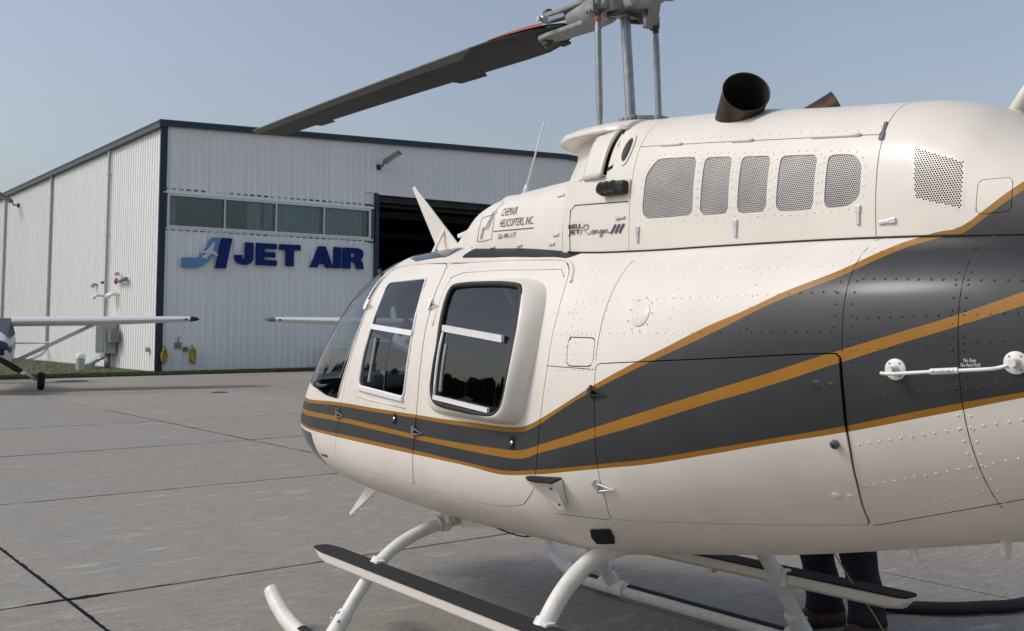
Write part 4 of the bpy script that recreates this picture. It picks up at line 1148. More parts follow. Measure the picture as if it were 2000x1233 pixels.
m.build('yoke', MAT['hub'], hub, bev=.012)
m = MB()
for k in range(7): m.cyl((.03 * math.cos(k), .05 * math.sin(k * 1.7), -.062), (.03 * math.cos(k), .05 * math.sin(k * 1.7), -.04), .011, 8)
m.tube([(.06, -.08, -.06), (.0, -.1, -.075), (-.06, -.04, -.072), (-.07, .05, -.07), (0, .1, -.07)], .012, 8); m.build('flap_stop', MAT['hubdark'], hub, smooth=True)
MB().lathe([(.052, 0), (.052, .03), (.03, .045), (.03, .08)], 16, Matrix.Translation((0, 0, .09))).build('mast_nut', MAT['steel'], hub)
def airfoil(ch, th, n=14):
    """closed section; leading edge at +c/4, y axis chordwise (leading edge +y)"""
    xs_ = [.5 * (1 - math.cos(math.pi * k / n)) for k in range(n + 1)]
    yt = lambda x: 5 * th * (.2969 * math.sqrt(x) - .126 * x - .3516 * x * x + .2843 * x ** 3 - .1036 * x ** 4)
    up = [((.25 - x) * ch, yt(x) * ch) for x in xs_]; lo = [((.25 - x) * ch, -yt(x) * ch) for x in xs_[1:-1]]
    return up + lo[::-1]
for s in (1, -1):
    rot = Matrix.Rotation(0 if s > 0 else math.pi, 4, 'Z') @ Matrix.Rotation(-CONE, 4, 'Y')
    def T3(p): return rot @ Vector(p)
    # grip barrel with two clevis plates
    m = MB()
    rg_ = [(.10, .062), (.14, .078), (.20, .082), (.25, .078), (.30, .070), (.36, .060), (.40, .052)]
    m.loft([[T3((r_, a * math.cos(t), a * math.sin(t) * .9)) for t in np.linspace(0, 2 * math.pi, 24, endpoint=False)] for r_, a in rg_])
    grip = m.build('blade_grip', MAT['hub'], hub, smooth=True, angle=50)
    for zz in (.052, -.052):
        poly = [(.24, -.07), (.40, -.062), (.55, -.060), (.66, -.045), (.685, 0), (.66, .045), (.55, .060), (.40, .062), (.24, .07)]
        o = MB().prism(chamfer(poly, .03), lambda u, v, t, zz=zz: T3((u, v, zz - .012 + t)), .024).build('clevis_plate', MAT['hub'], grip, bev=.006)
        m = MB(); m.cyl(T3((.625, 0, zz)), T3((.625, 0, zz + (.035 if zz > 0 else -.035))), .030, 18); m.cyl(T3((.625, 0, zz)), T3((.625, 0, zz + (.048 if zz > 0 else -.05))), .017, 12)
        m.build('blade_bolt', MAT['hubdark'] if zz > 0 else simple('brass_bolt', (.12, .10, .05), .5, .6), grip)
    m = MB(); m.cyl(T3((.50, .075, .005)), T3((.50, .13, .005)), .020, 14); m.cyl(T3((.50, .11, .005)), T3((.50, .15, .005)), .013, 12); m.beam(T3((.44, .03, .03)), T3((.50, .10, .0)), .03, .02); m.build('latch_bolt', MAT['steel'], grip)
    # pitch horn reaching to its link
    side = 1 if s > 0 else -1
    hp = Matrix.Rotation(-BA, 3, 'Z') @ (Vector((.006 if s > 0 else .02, .195 * side, -.075)) - Vector((.0, 0, 0)))
    m = MB(); m.beam(T3((.16, .05, -.01)), hp + Vector((0, 0, .015)), .055, .05); m.box(hp + Vector((0, 0, .025)), (.07, .05, .05)); m.cyl(hp + Vector((-.05, 0, .03)), hp + Vector((.05, 0, .03)), .015, 10)
    for k in range(3): m.cyl(hp + Vector((-.03 + .025 * k, .02 * side, -.01)), hp + Vector((-.03 + .025 * k, .02 * side, .0)), .008, 8)
    m.build('pitch_horn', MAT['hub'], grip, bev=.006)
    # blade
    RB = [(.52, .10, .30), (.60, .16, .30), (.72, .24, .28), (.95, .315, .19), (1.2, .33, .135), (1.6, .33, .115), (2.4, .33, .11), (3.4, .33, .105), (4.4, .33, .10), (5.02, .33, .095), (5.08, .325, .07)]
    rings = []
    for r_, ch, th in RB:
        tw = R(9 - 1.9 * r_); droop = -.002 * r_ ** 2
        c0 = (.33 - ch) * -.25 if ch < .33 else 0
        rings.append([T3((r_, (y_ + c0 * .6) * math.cos(tw) - z_ * math.sin(tw), (y_) * math.sin(tw) + z_ * math.cos(tw) + droop + .0)) for y_, z_ in airfoil(ch, th)])
    bl = MB().loft(rings).build('rotor_blade', MAT['blade'], hub, smooth=True, angle=40)
    # erosion strip: a thin wrap over the leading edge
    rings = []
    for r_ in (1.30, 1.7, 2.3, 3.4, 4.4, 5.03):
        tw = R(9 - 1.9 * r_); droop = -.002 * r_ ** 2; sec = airfoil(.33, .115)
        sec = [q for q in sec if q[0] > (.25 - .24) * .33]
        top_ = [q for q in sec if q[1] >= 0]; bot = [q for q in sec if q[1] < 0]
        wrap = sorted(top_, key=lambda q: q[0]) + sorted(bot, key=lambda q: -q[0])
        k_ = 1.0 if r_ > 2.1 else .6
        rings.append([T3((r_, (y_ + .003) * math.cos(tw) - z_ * 1.06 * math.sin(tw), (y_ + .003) * math.sin(tw) + z_ * 1.06 * math.cos(tw) + droop)) for y_, z_ in wrap])
    MB().loft(rings, closed=False, caps=False).build('erosion_strip', MAT['strip'], bl, smooth=True)
    # red band at the root of the upper face and leading edge
    rings = []
    for r_, ch, th in ((.62, .18, .34), (.76, .255, .28), (.95, .315, .20), (1.10, .328, .16)):
        tw = R(9 - 1.9 * r_); droop = -.002 * r_ ** 2; sec = airfoil(ch, th)
        wrap = sorted(sec[:5], key=lambda q: q[0])
        rings.append([T3((r_, (y_ + .003) * math.cos(tw) - (z_ + .003) * math.sin(tw), (y_ + .003) * math.sin(tw) + (z_ + .003) * math.cos(tw) + droop)) for y_, z_ in wrap])
    if len({len(q) for q in rings}) == 1:
        MB().loft(rings, closed=False, caps=False).build('red_root_band', MAT['red'], bl, smooth=True)
    # trailing edge tabs
    for r0_, r1_ in ((1.66, 2.06), (4.05, 4.42)):
        tw = R(9 - 1.9 * r0_); droop = -.002 * r0_ ** 2; y0 = -.745 * .33
        poly = [(r0_, y0), (r0_ + .06, y0 - .05), (r1_ - .02, y0 - .05), (r1_, y0)]
        MB().prism(poly, lambda u, v, t: T3((u, v * math.cos(tw), v * math.sin(tw) + droop - .0015 + t)), .003).build('trim_tab', MAT['blade'], bl)
    m = MB().prism([(.70, -.12), (.70, -.20), (.78, -.215), (.80, -.14)], lambda u, v, t: T3((u, v, -.035 + t)), .012); m.build('root_weight', MAT['blade'], bl)

# ---- landing gear
def gear_path(pts, X): return smooth_path([(X, y, z) for y, z in pts], 8)
FRONT = [(0, .565), (.15, .56), (.30, .545), (.44, .512), (.56, .462), (.66, .39), (.75, .29), (.83, .185), (.895, .10)]
REAR = [(0, .63), (.2, .645), (.36, .638), (.48, .60), (.575, .54), (.655, .46), (.74, .34), (.82, .22), (.905, .10)]
for X, pr, r_, nm in ((1.10, FRONT, .031, 'front'), (-.22, REAR, .036, 'rear')):
    full = [(-y, z) for y, z in pr[:0:-1]] + pr
    t = MB().tube(gear_path(full, X), r_, 18).build('cross_tube', MAT['skidwhite'], heli, smooth=True, angle=60)
    for s in (1, -1):
        yy = .915 * s
        m = MB(); m.tube([(X, s * .905, .085), (X, s * .865, .14), (X, s * .825, .195)], [r_ * 1.35, r_ * 1.28, r_ * 1.22], 18); m.loft([[(X + a, yy + .046 * math.cos(t_), .052 + .046 * math.sin(t_)) for t_ in np.linspace(-.6, math.pi + .6, 14)] for a in (-.10, -.05, .05, .10)], caps=True)
        m.build('skid_saddle', MAT['skidwhite'], t, smooth=True, angle=50)
        m = MB()
        for a, z_, yq in ((-.03, .17, .875), (.03, .17, .875), (0, .20, .855), (-.075, .085, .947), (-.04, .085, .947), (.04, .085, .947), (.075, .085, .947)):
            m.ell((X + a, s * yq + (s * .012), z_), (.0085, .0085, .0085), 8, 6)
        tag(m.build('bolts', MAT['steel'], t, smooth=True), kind='stuff')
        # clamp holding the step
        zc = .385; yc = float(np.interp(-zc, [-z for y, z in pr[3:]], [y for y, z in pr[3:]]))
        m = MB(); d = Vector((0, .62 * s, -.78)); m.cyl(Vector((X, s * yc, zc)) - d * .035, Vector((X, s * yc, zc)) + d * .035, r_ * 1.30, 18); m.box((X - .045, s * (yc + .01), zc), (.03, .05, .075))
        m.build('step_clamp', MAT['skidwhite'], t, bev=.003)
        m = MB()
        for k in (-1, 1): m.cyl((X - .062, s * (yc + .012), zc + .018 * k), (X - .052, s * (yc + .012), zc + .018 * k), .007, 8)
        tag(m.build('clamp_bolts', MAT['hubdark'], t), kind='stuff')
for s in (1, -1):
    yy = .925 * s
    P = smooth_path([(-1.25, yy, .045), (-.8, yy, .045), (0, yy, .045), (.7, yy, .045), (1.25, yy, .045), (1.42, yy, .058), (1.55, yy, .095), (1.66, yy, .155), (1.715, yy, .20)], 8)
    sk = MB().tube(P, [.040] * (len(P) - 4) + [.040, .038, .037, .036], 20).build('skid_tube', MAT['skidwhite'], heli, smooth=True, angle=55)
    for a, b_ in ((.0 - .12, 1.0 - .02), (1.20, 1.36), (-1.2, -.36)):          # grip tape on top
        Q = [(p.x, p.z) for p in smooth_path([(x, 0, .045 + max(0, x - 1.27) ** 2 * .8) for x in np.linspace(a, b_, 8)], 2)]
        m = MB().loft([[(x, yy + .0412 * math.sin(t), z + .0412 * math.cos(t)) for t in np.linspace(-.72, .72, 9)] for x, z in Q], closed=False, caps=False)
        o = m.build('grip_tape', MAT['grip'], sk, smooth=True)
    MB().box((.3, yy, .004), (1.5, .05, .008)).build('skid_shoe', MAT['galv'], sk)
    # flight step
    ys_ = .72 * s
    prof = [(-.055, 0), (-.05, -.045), (-.02, -.062), (.02, -.062), (.05, -.045), (.055, 0)]
    rings = []
    for x, k in ((-.86, .35), (-.83, .8), (-.75, 1), (.3, 1), (1.44, 1), (1.52, .8), (1.60, .3)):
        rings.append([(x, ys_ + s * .032 * (1.1 - x) + a * (1 if abs(k) > .9 else .55 + .45 * k), .402 + z_ * k) for a, z_ in prof])
    st = MB().loft(rings).build('flight_step', MAT['cream'], heli, bev=.006)
    poly = chamfer([(-.87, -.052), (-.80, -.06), (1.49, -.06), (1.61, -.04), (1.615, .04), (1.49, .06), (-.80, .06), (-.87, .052)], .03)
    MB().prism(poly, lambda u, v, t: (u, ys_ + s * .032 * (1.1 - u) + v, .4035 + t), .008).build('step_tread', MAT['grip'], st)
# fairing where the front tube leaves the belly and a flat dark patch for the shade in the rear socket
for s in (1, -1):
    m = MB().add([on(hy, x_, z_, .004, s) for x_, z_ in ((-.317, .762), (-.36, .768), (-.408, .776), (-.385, .735), (-.345, .70), (-.30, .692), (-.262, .688), (-.285, .725))], [tuple(range(8))]); m.build('tube_socket_shade', MAT['dark'], fus, smooth=True)
    m = MB(); m.cyl((1.10, s * .245, .552), (1.10, s * .285, .55), .045, 18); m.cyl((1.10, s * .30, .55), (1.10, s * .315, .547), .040, 18); m.box((1.06, s * .26, .585), (.05, .05, .06)); m.build('tube_clamp', MAT['skidwhite'], fus, bev=.004)
m = MB(); m.beam((1.10, .24, .565), (1.10, -.24, .565), .10, .05); m.beam((1.02, .2, .56), (.70, .15, .60), .05, .05); m.beam((1.02, -.2, .56), (.70, -.15, .60), .05, .05); m.build('tube_bracket', MAT['cream'], fus, bev=.005)

# ---- tail boom, fin and tail rotor (mostly out of frame)
rings = []
for x, zc, r_ in ((-3.76, 1.498, .236), (-4.6, 1.56, .19), (-5.6, 1.63, .145), (-6.6, 1.70, .105), (-6.75, 1.71, .06)):
    rings.append([(x, r_ * math.cos(t), zc + r_ * math.sin(t)) for t in np.linspace(0, 2 * math.pi, 32, endpoint=False)])
MB().loft(rings).build('tail_boom', MAT['cream'], heli, smooth=True, angle=50)
MB().prism([(-6.0, 1.72), (-6.45, 2.55), (-6.75, 2.55), (-6.6, 1.66), (-6.75, .95), (-6.55, .95), (-6.1, 1.6)], lambda u, v, t: (u, -.02 + t, v), .04).build('tail_fin', MAT['cream'], heli, bev=.012)
MB().prism([(-4.9, -.95), (-5.2, -.95), (-5.2, .95), (-4.9, .95)], lambda u, v, t: (u, v, 1.585 + t), .03).build('stabilizer', MAT['cream'], heli, bev=.01)
m = MB(); m.cyl((-6.6, .08, 1.72), (-6.6, .25, 1.72), .04); m.beam((-6.6, .24, 1.72 - .8), (-6.6, .24, 1.72 + .8), .02, .13, up=(1, 0, 0)); m.build('tail_rotor', MAT['hub'], heli)

# ---- cabin inside
m = MB(); m.loft([[(x, hy(x, .80) * k, z_) for k, z_ in ((.93, .80), (-.93, .80), (-.90, .77), (.90, .77))] for x in np.linspace(-.24, 2.2, 14)]); m.build('cabin_floor', MAT['trim'], heli)
m = MB(); m.loft([[(x, hy(x, z) * .955 * sg, z) for sg, z in [(1, z_) for z_ in np.linspace(.8, 1.85, 10)] + [(-1, z_) for z_ in np.linspace(1.85, .8, 10)]] for x in (-.235, -.255)]); m.build('rear_bulkhead', MAT['trim'], heli)
m = MB(); m.box((.35, 0, 1.895), (1.1, .55, .03)); m.build('headliner', MAT['trim'], heli)
for (x, y, w, nm) in ((1.02, .30, .46, 'pilot'), (1.02, -.30, .46, 'copilot'), (.14, .37, .34, ''), (.14, 0, .34, ''), (.14, -.37, .34, '')):
    st = empty('seat', (x, y, .82)); st.parent = heli
    b_ = MB().box((.06, 0, .20), (.48, w, .16)).build('seat_cushion', MAT['seat'], st); bevel(b_, .04, 3)
    b_ = MB().box((-.22, 0, .53), (.13, w * .92, .62), Matrix.Rotation(R(-10), 3, 'Y')).build('backrest', MAT['seat'], st); bevel(b_, .045, 3)
    m = MB(); m.tube([(-.25, .12, .95), (-.17, .1, .6), (.0, .14, .31)], .014, 6); m.tube([(-.25, -.12, .95), (-.17, -.1, .6), (.0, -.14, .31)], .014, 6); m.build('harness', MAT['lampgrey'], st)
    MB().box((0, 0, .06), (.40, w * .8, .12)).build('seat_base', MAT['trim'], st)
m = MB(); m.box((1.98, -.0, 1.08), (.22, .46, .30), Matrix.Rotation(R(-12), 3, 'Y')); m.box((1.84, 0, .92), (.28, .26, .24)); p_ = m.build('instrument_panel', MAT['blackgloss'], heli, bev=.03)
MB().ell((2.05, 0, 1.20), (.30, .30, .06), 24, 10).build('glare_shield', MAT['trim'], p_, smooth=True)
m = MB(); m.tube(smooth_path([(1.35, .30, .83), (1.40, .30, 1.0), (1.30, .30, 1.12), (1.29, .30, 1.22)], 5), .014, 8); m.build('cyclic_stick', MAT['blackgloss'], heli, smooth=True)
m = MB(); m.tube([(.74, 0, .82), (.74, 0, 1.90)], .05, 10); m.box((.74, 0, 1.2), (.10, .62, .80)); m.build('centre_post', MAT['trim'], heli, bev=.02)
m = MB(); m.tube([(1.55, .40, 1.86), (1.50, .33, 1.70), (1.42, .30, 1.58)], .012, 8); m.ell((1.42, .30, 1.56), (.03, .03, .03)); m.build('cabin_grab_handle', MAT['trim'], heli, smooth=True)

# ---- rivets (joined: far too small and many to pick apart)
def rivets(name, pts, parent, r=.0046, mat=None):
    r *= .88
    v = []; f_ = []
    for p, n in pts:
        a = n.orthogonal().normalized(); b_ = n.cross(a); k0 = len(v)
        for rr_, h in ((1.0, 0.0), (.72, .42), (.0, .62)):
            if rr_ == 0: v.append(p + n * r * h); continue
            for k in range(7):
                t = 2 * math.pi * k / 7; v.append(p + (a * math.cos(t) + b_ * math.sin(t)) * r * rr_ + n * r * h)
        f_ += [(k0 + k, k0 + (k + 1) % 7, k0 + 7 + (k + 1) % 7, k0 + 7 + k) for k in range(7)] + [(k0 + 7 + k, k0 + 7 + (k + 1) % 7, k0 + 14) for k in range(7)]
    o = meshobj(name, v, f_, mat or MAT['livery'], parent, True); tag(o, kind='stuff'); return o
def row(pts, sf, sp, s=1, off=.0):
    """rivets every sp metres along a polyline of (x, z)"""
    out = []; acc = 0
    for (a, b_) in zip(pts[:-1], pts[1:]):
        L_ = math.hypot(b_[0] - a[0], b_[1] - a[1]); t = acc
        while t < L_:
            x, z = a[0] + (b_[0] - a[0]) * t / L_, a[1] + (b_[1] - a[1]) * t / L_
            out.append((on(sf, x, z, off, s), nrm(sf, x, z, s))); t += sp
        acc = t - L_
    return out
def col(x, z0, z1, sf, sp, s=1, off=0):
    return row([(x, z0 + (z1 - z0) * k / 24) for k in range(25)], sf, sp, s, off)
for s in (1, -1):
    P = []
    for z_ in (1.765, 1.64, 1.52): P += row([(-.30, z_), (-1.5, z_ - (.035 if z_ > 1.7 else -.01))], hy, .041, s)
    for x in (-.50, -.845, -1.185): P += col(x, 1.86, 1.43, hy, .036, s)
    P += col(-.36, 1.80, 1.40, hy, .045, s)
    for x in (-1.498, -1.552): P += col(x, 1.85, 1.47 if x > -1.53 else 1.40, hy, .034, s)
    for x in (-1.845, -1.878): P += col(x, 1.84, 1.02, hy, .036, s)
    for a, b_ in (((-1.57, 1.686), (-2.2, 1.66)), ((-1.57, 1.569), (-2.2, 1.585)), ((-1.57, 1.478), (-2.2, 1.522)), ((-1.55, 1.330), (-2.2, 1.425)), ((-1.54, 1.195), (-2.2, 1.34)), ((-1.51, 1.063), (-2.2, 1.25)), ((-1.46, .928), (-1.83, 1.04)), ((-1.66, 1.02), (-1.83, 1.075)), ((-1.48, 1.776), (-2.2, 1.75))):
        P += row([a, b_], hy, .034, s)
    P += row([(-.19, 1.60), (-.335, 1.60)], hy, .028, s) + row([(-.21, 1.515), (-.48, 1.515)], hy, .026, s) + row([(-.21, 1.375), (-.48, 1.385)], hy, .024, s)
    P += row([(-.30, 1.50), (-.315, 1.39)], hy, .03, s) + row([(-.49, 1.50), (-.50, 1.10)], hy, .035, s)
    P += row([(-.275, 1.78), (-.31, 1.60), (-.325, 1.40)], hy, .034, s)
    P += [(on(hy, x, z, 0, s), nrm(hy, x, z, s)) for x, z in ((.35, .72), (.20, .715), (-.05, .735), (-.10, .70), (-.15, .69), (-.30, .755), (-.36, .70), (-.25, .68), (.6, .70), (.9, .715), (1.0, .72), (-.23, 1.30), (-.27, 1.29), (-.42, .79), (-.50, .76), (-.60, .77))]
    rivets('rivets', P, fus)
    P = []
    for x0, x1, z_ in ((1.42, 1.42, 0),): P += row([(1.435, 1.75), (1.415, 1.64), (1.43, 1.41), (1.50, 1.16), (1.56, .99), (1.60, .87)], hy, .045, s)
    P += row([(.80, 1.74), (.765, 1.62), (.745, 1.42), (.745, 1.21), (.76, 1.02), (.79, .86)], hy, .055, s)
    rivets('rivets', P, DOORS['f', s], .0036)
    P = row([(.70, 1.62), (.695, 1.42), (.69, 1.21), (.705, 1.02)], hy, .06, s)
    P += [(on(hy, x, z, 0, s), nrm(hy, x, z, s)) for x, z in ((-.13, 1.735), (-.16, 1.71), (-.175, 1.66), (-.15, 1.65), (-.12, 1.77), (-.165, 1.58), (-.05, 1.075), (-.10, 1.04), (-.11, 1.10), (.10, 1.02), (.70, 1.00), (.69, .9), (-.02, .88), (-.03, .83))]
    rivets('rivets', P, DOORS['r', s], .0042)
    P = []
    for k, (nm, G_) in enumerate(GR.items()):
        c_ = np.mean(np.array(G_), axis=0); big = [(c_[0] + (p[0] - c_[0]) * (1 + .022 / (abs(p[0] - c_[0]) + .05)), c_[1] + (p[1] - c_[1]) * 1.14) for p in G_]
        P += row(big + [big[0]], my, .033, s)
    rivets('rivets', P, SIDE[s], .0042)
    P = row([(XS1 - .02, float(ztop(XS1)) + .02), (-.82, 2.25), (XS2 + .02, float(ztop(XS2)) + .02)], my, .045, s) + row([(-.43, 2.36), (-.43, 2.29)], my, .03, s) + row([(-1.49, 2.25), (-1.49, 2.18)], my, .03, s) + row([(-1.18, 2.29), (-1.18, 2.2)], my, .035, s)
    rivets('rivets', P, cowltop, .0042)
    P = row([(-.30, 2.345), (-.275, 2.27), (-.30, 2.19), (-.37, 2.19), (-.392, 2.26), (-.37, 2.345), (-.30, 2.345)], my, .03, s) + row([(-.02, 2.05), (-.22, 2.07), (-.395, 2.06)], my, .035, s) + row([(-.385, 2.4), (-.395, 2.0)], my, .06, s)
    rivets('rivets', P, fwdc, .0036)

# ---- round access plates, hatch frame, placards
def disc(sf, x, z, r, h, name, mat, parent, off=0.0, s=1, n=28):
    nn = nrm(sf, x, z, s); p = on(sf, x, z, off, s); M4 = Matrix.Translation(p) @ nn.to_track_quat('Z', 'Y').to_matrix().to_4x4()
    return MB().lathe([(r, -.004), (r, h * .6), (r - h * .5, h), (0.001, h)], n, M4).build(name, mat, parent, smooth=True, angle=40)
d = disc(hy, -.692, 1.59, .047, .0035, 'round_plate', MAT['livery'], fus)
rivets('plate_screws', [(on(hy, -.692 + r_ * math.cos(a), 1.59 + r_ * 1.0 * math.sin(a), .0035), nrm(hy, -.692, 1.59)) for r_, n_ in ((.032, 8), (.016, 4), (.060, 9)) for a in np.linspace(.3, 6.58, n_, endpoint=False)], fus, .0042)
for x, z, r_ in ((-1.441, 1.368, .018), (-1.488, 1.37, .012), (-1.40, 1.02, .016), (-1.445, 1.025, .010)): disc(hy, x, z, r_, .0025, 'round_plug', MAT['livery'], bagdoor, .0065 if z > 1.2 else .002)
lk = disc(hy, -1.471, 1.196, .0135, .010, 'door_lock', MAT['chrome'], bagdoor, .014)
MB().box(on(hy, -1.471, 1.196, .0255), (.003, .003, .010)).build('keyhole', MAT['ink'], lk)
# oval window in the intake section
ov = [(-.335 + .0 + .021 * math.cos(a) , 2.268 + .05 * math.sin(a) * (1 if True else 0)) for a in np.linspace(0, 2 * math.pi, 28, endpoint=False)]
ov2 = [(-.335 + .033 * math.cos(a), 2.268 + .068 * math.sin(a)) for a in np.linspace(0, 2 * math.pi, 28, endpoint=False)]
MB().add([on(my, x, z, .004) for x, z in ov2] + [on(my, x, z, .004) for x, z in ov], [(i, (i + 1) % 28, 28 + (i + 1) % 28, 28 + i) for i in range(28)]).build('sight_frame', MAT['cream'], fwdc, smooth=True)
MB().add([on(my, x, z, .0055) for x, z in ov], [tuple(range(28))]).build('sight_glass', MAT['blackgloss'], fwdc)
# triple cooling outlet
du = MB()
for k in range(3):
    x = -.265 - k * .036
    p = on(my, x, 2.105, .03); n = nrm(my, x, 2.1)
    du.tube([p - n * .02, p + n * .012], [.026, .026], 16)
duct = du.build('cooling_duct', MAT['black'], fwdc, smooth=True, angle=40)
m = MB().beam(on(my, -.245, 2.106, .018), on(my, -.40, 2.100, .018), .045, .058); m.build('duct_body', MAT['black'], duct, bev=.015)
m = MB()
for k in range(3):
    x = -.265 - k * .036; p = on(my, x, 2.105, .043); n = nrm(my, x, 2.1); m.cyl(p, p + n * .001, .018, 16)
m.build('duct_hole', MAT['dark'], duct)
m = MB().beam(on(my, -.375, 2.098, .003), on(my, -.405, 2.098, .003), .006, .08); m.build('duct_plate', MAT['cream'], duct)
# seams of the transmission door and fairing
MB().tube([on(my, x, z, .0005) for x, z in [(-.035, 1.86), (-.03, 1.95), (-.03, 2.04), (-.06, 2.062), (-.2, 2.055), (-.398, 2.045)]], .0022, 6).build('panel_seam', MAT['dark'], fwdc)
MB().tube([on(hy, x, 1.392 - .0 + (x + .2) * .02, .0003) for x in np.linspace(-.205, -.485, 8)], .0014, 6).build('panel_seam', MAT['dark'], fus)
MB().tube([on(hy, -.492 - .0, z, .0003) for z in np.linspace(1.80, 1.42, 12)], .0012, 6).build('panel_seam', MAT['trim'], fus)
MB().tube([on(hy, -1.525, z, .0003) for z in np.linspace(1.85, 1.47, 12)], .0012, 6).build('panel_seam', MAT['dark'], fus)
MB().tube([on(hy, -1.862, z, .0003) for z in np.linspace(1.85, 1.03, 20)], .0012, 6).build('panel_seam', MAT['dark'], fus)
MB().tube([on(hy, x, .918 + (-1.44 - x) * .30, .0003) for x in np.linspace(-1.445, -2.2, 14)], .0012, 6).build('panel_seam', MAT['trim'], fus)
MB().tube([on(hy, x, .815 - (x + .44) * .0 , .0003) for x in np.linspace(-.20, -.44, 5)], .0010, 6).build('panel_seam', MAT['trim'], fus)
def meet(x):
    lo, hi = 1.80, 1.93
    for _ in range(30):
        m_ = (lo + hi) / 2
        if hy(x, m_) > my(x, m_): lo = m_
        else: hi = m_
    return lo
for s in (1, -1):                                  # rubber seal along the foot of the cowling
    MB().tube([on(my, x, meet(x) + .003, .001, s) for x in np.linspace(-.02, -2.0, 40)], .0035, 6).build('cowl_seal', MAT['black'], fus, smooth=True)
# cowl latches and hinges
def latch(sf, x, z, dx, dz, parent, mat=None):
    a, b_ = on(sf, x, z, .004), on(sf, x + dx, z + dz, .004)
    m = MB().beam(a, b_, .012, .006, up=nrm(sf, x, z)); mid = a.lerp(b_, .62); m.beam(mid, b_ + (b_ - a) * .02, .017, .008, up=nrm(sf, x, z))
    return m.build('latch', mat or MAT['alu'], parent, bev=.002)
for x, z in ((-.462, 1.875), (-.958, 1.862), (-1.452, 1.868)): latch(my, x, z, 0, .062, SIDE[1])
latch(my, -.385, 1.983, .055, .002, fwdc); latch(my, -1.525, 1.868, -.055, .004, aft); latch(my, -1.505, 2.20, -.004, -.06, aft, MAT['chrome'])
for x, z in ((.83, 1.940), (.59, 1.928), (.35, 1.920), (.09, 1.910)): latch(fy, x, z, .042, .002, fair, MAT['cream'])
latch(fy, .065, 2.123, .042, .0, fair, MAT['cream']); latch(fy, .06, 1.948, .042, .0, fair, MAT['cream'])
for x0, x1 in ((-.53, -.645), (-.895, -.99), (-1.24, -1.43)):
    MB().tube([on(my, x, float(ztop(x)), .003) for x in np.linspace(x0, x1, 6)], .006, 8).build('piano_hinge', MAT['cream'], SIDE[1], smooth=True)
# door hinges: a small swept strap with pin
def hinge(x, z, parent, mat, L_=.062, s=1):
    m = MB(); p0 = on(hy, x + .012, z + .006, .010, s); 
    m.tube([on(hy, x, z + .012, .012, s), on(hy, x - L_, z - .006, .006, s), on(hy, x, z - .014, .012, s)], .0042, 6)
    m.cyl(on(hy, x + .008, z - .022, .012, s), on(hy, x + .008, z + .026, .012, s), .0065, 8)
    m.beam(on(hy, x + .03, z + .004, .006, s), on(hy, x, z + .002, .012, s), .024, .006, up=nrm(hy, x, z, s))
    return m.build('hinge', mat, parent, smooth=True, angle=40)
for s in (1, -1):
    hinge(1.452, 1.655, DOORS['f', s], MAT['alu'], s=s); hinge(1.565, 1.085, DOORS['f', s], MAT['mast'], s=s)
    hinge(.745, 1.645, DOORS['r', s], MAT['alu'], s=s); hinge(.728, 1.065, DOORS['r', s], MAT['mast'], s=s)
hinge(-.495, 1.302, bagdoor, MAT['hubdark']); hinge(-.482, .957, bagdoor, MAT['alu'])
for nm, x, z in (('f', .925, 1.106), ('r', -.012, 1.074)):
    for s in (1, -1):
        q = chamfer([(x + .016, z + .026), (x - .016, z + .026), (x - .016, z - .024), (x + .016, z - .024)], .006)
        h = MB().add([on(hy, a, b_, .0025, s) for a, b_ in q], [tuple(range(len(q)))]).build('latch_recess', MAT['dark'], DOORS[nm, s])
        disc(hy, x - .002, z + .002, .0095, .010, 'lock_button', MAT['steel'], h, .002, s, 16)
# folding entry bracket under the stripe
br = MB(); a0 = on(hy, -.150, .945, .0); 
n_ = nrm(hy, -.22, .94)
br.add([on(hy, -.150, .948, .040), on(hy, -.30, .960, .040), on(hy, -.296, .862, .026), on(hy, -.265, .858, .026)], [(0, 1, 2, 3)])
br = br.build('step_bracket', MAT['cream'], heli); solid(br, .006, offset=1)
m = MB().add([on(hy, -.125, .952, .004), on(hy, -.30, .964, .004), on(hy, -.30, .964, .06), on(hy, -.20, .966, .085), on(hy, -.125, .955, .03)], [(0, 1, 2, 3, 4)]); o = m.build('bracket_pad', MAT['grip'], br); solid(o, .006, offset=1)
m = MB().add([on(hy, -.30, .962, .006), on(hy, -.30, .963, .058), on(hy, -.288, .865, .012)], [(0, 1, 2)]); o = m.build('bracket_web', MAT['cream'], br); solid(o, .005, offset=1)
rivets('bracket_bolts', [(on(hy, -.275, .94, .046), nrm(hy, -.27, .94)), (on(hy, -.282, .88, .036), nrm(hy, -.27, .88))], br, .007, MAT['hubdark'])
# white guard rail ("no hand hold") on the rear side
gr_ = empty('guard_rail', tuple(on(hy, -1.85, 1.43, 0))); gr_.parent = heli
def rel(p): return Vector(p) - Vector(gr_.location)
for x, z in ((-1.688, 1.422), (-2.006, 1.448)):
    nn = nrm(hy, x, z); M4 = Matrix.Translation(rel(on(hy, x, z, 0))) @ nn.to_track_quat('Z', 'Y').to_matrix().to_4x4()
    fl = MB().lathe([(.031, 0), (.031, .004), (.029, .006), (.015, .008), (.011, .022), (.0105, .05)], 28, M4).build('flange', MAT['white'], gr_, smooth=True, angle=45)
    for a in (.9, 2.3, 3.7, 5.4):
        q = M4 @ Vector((.023 * math.cos(a), .023 * math.sin(a), .007)); MB().ell(q, (.003, .003, .003), 8, 6).build('flange_screw', MAT['galv'], fl, smooth=True)
A0, A1 = rel(on(hy, -1.688, 1.417, .048)), rel(on(hy, -2.0, 1.44, .048))
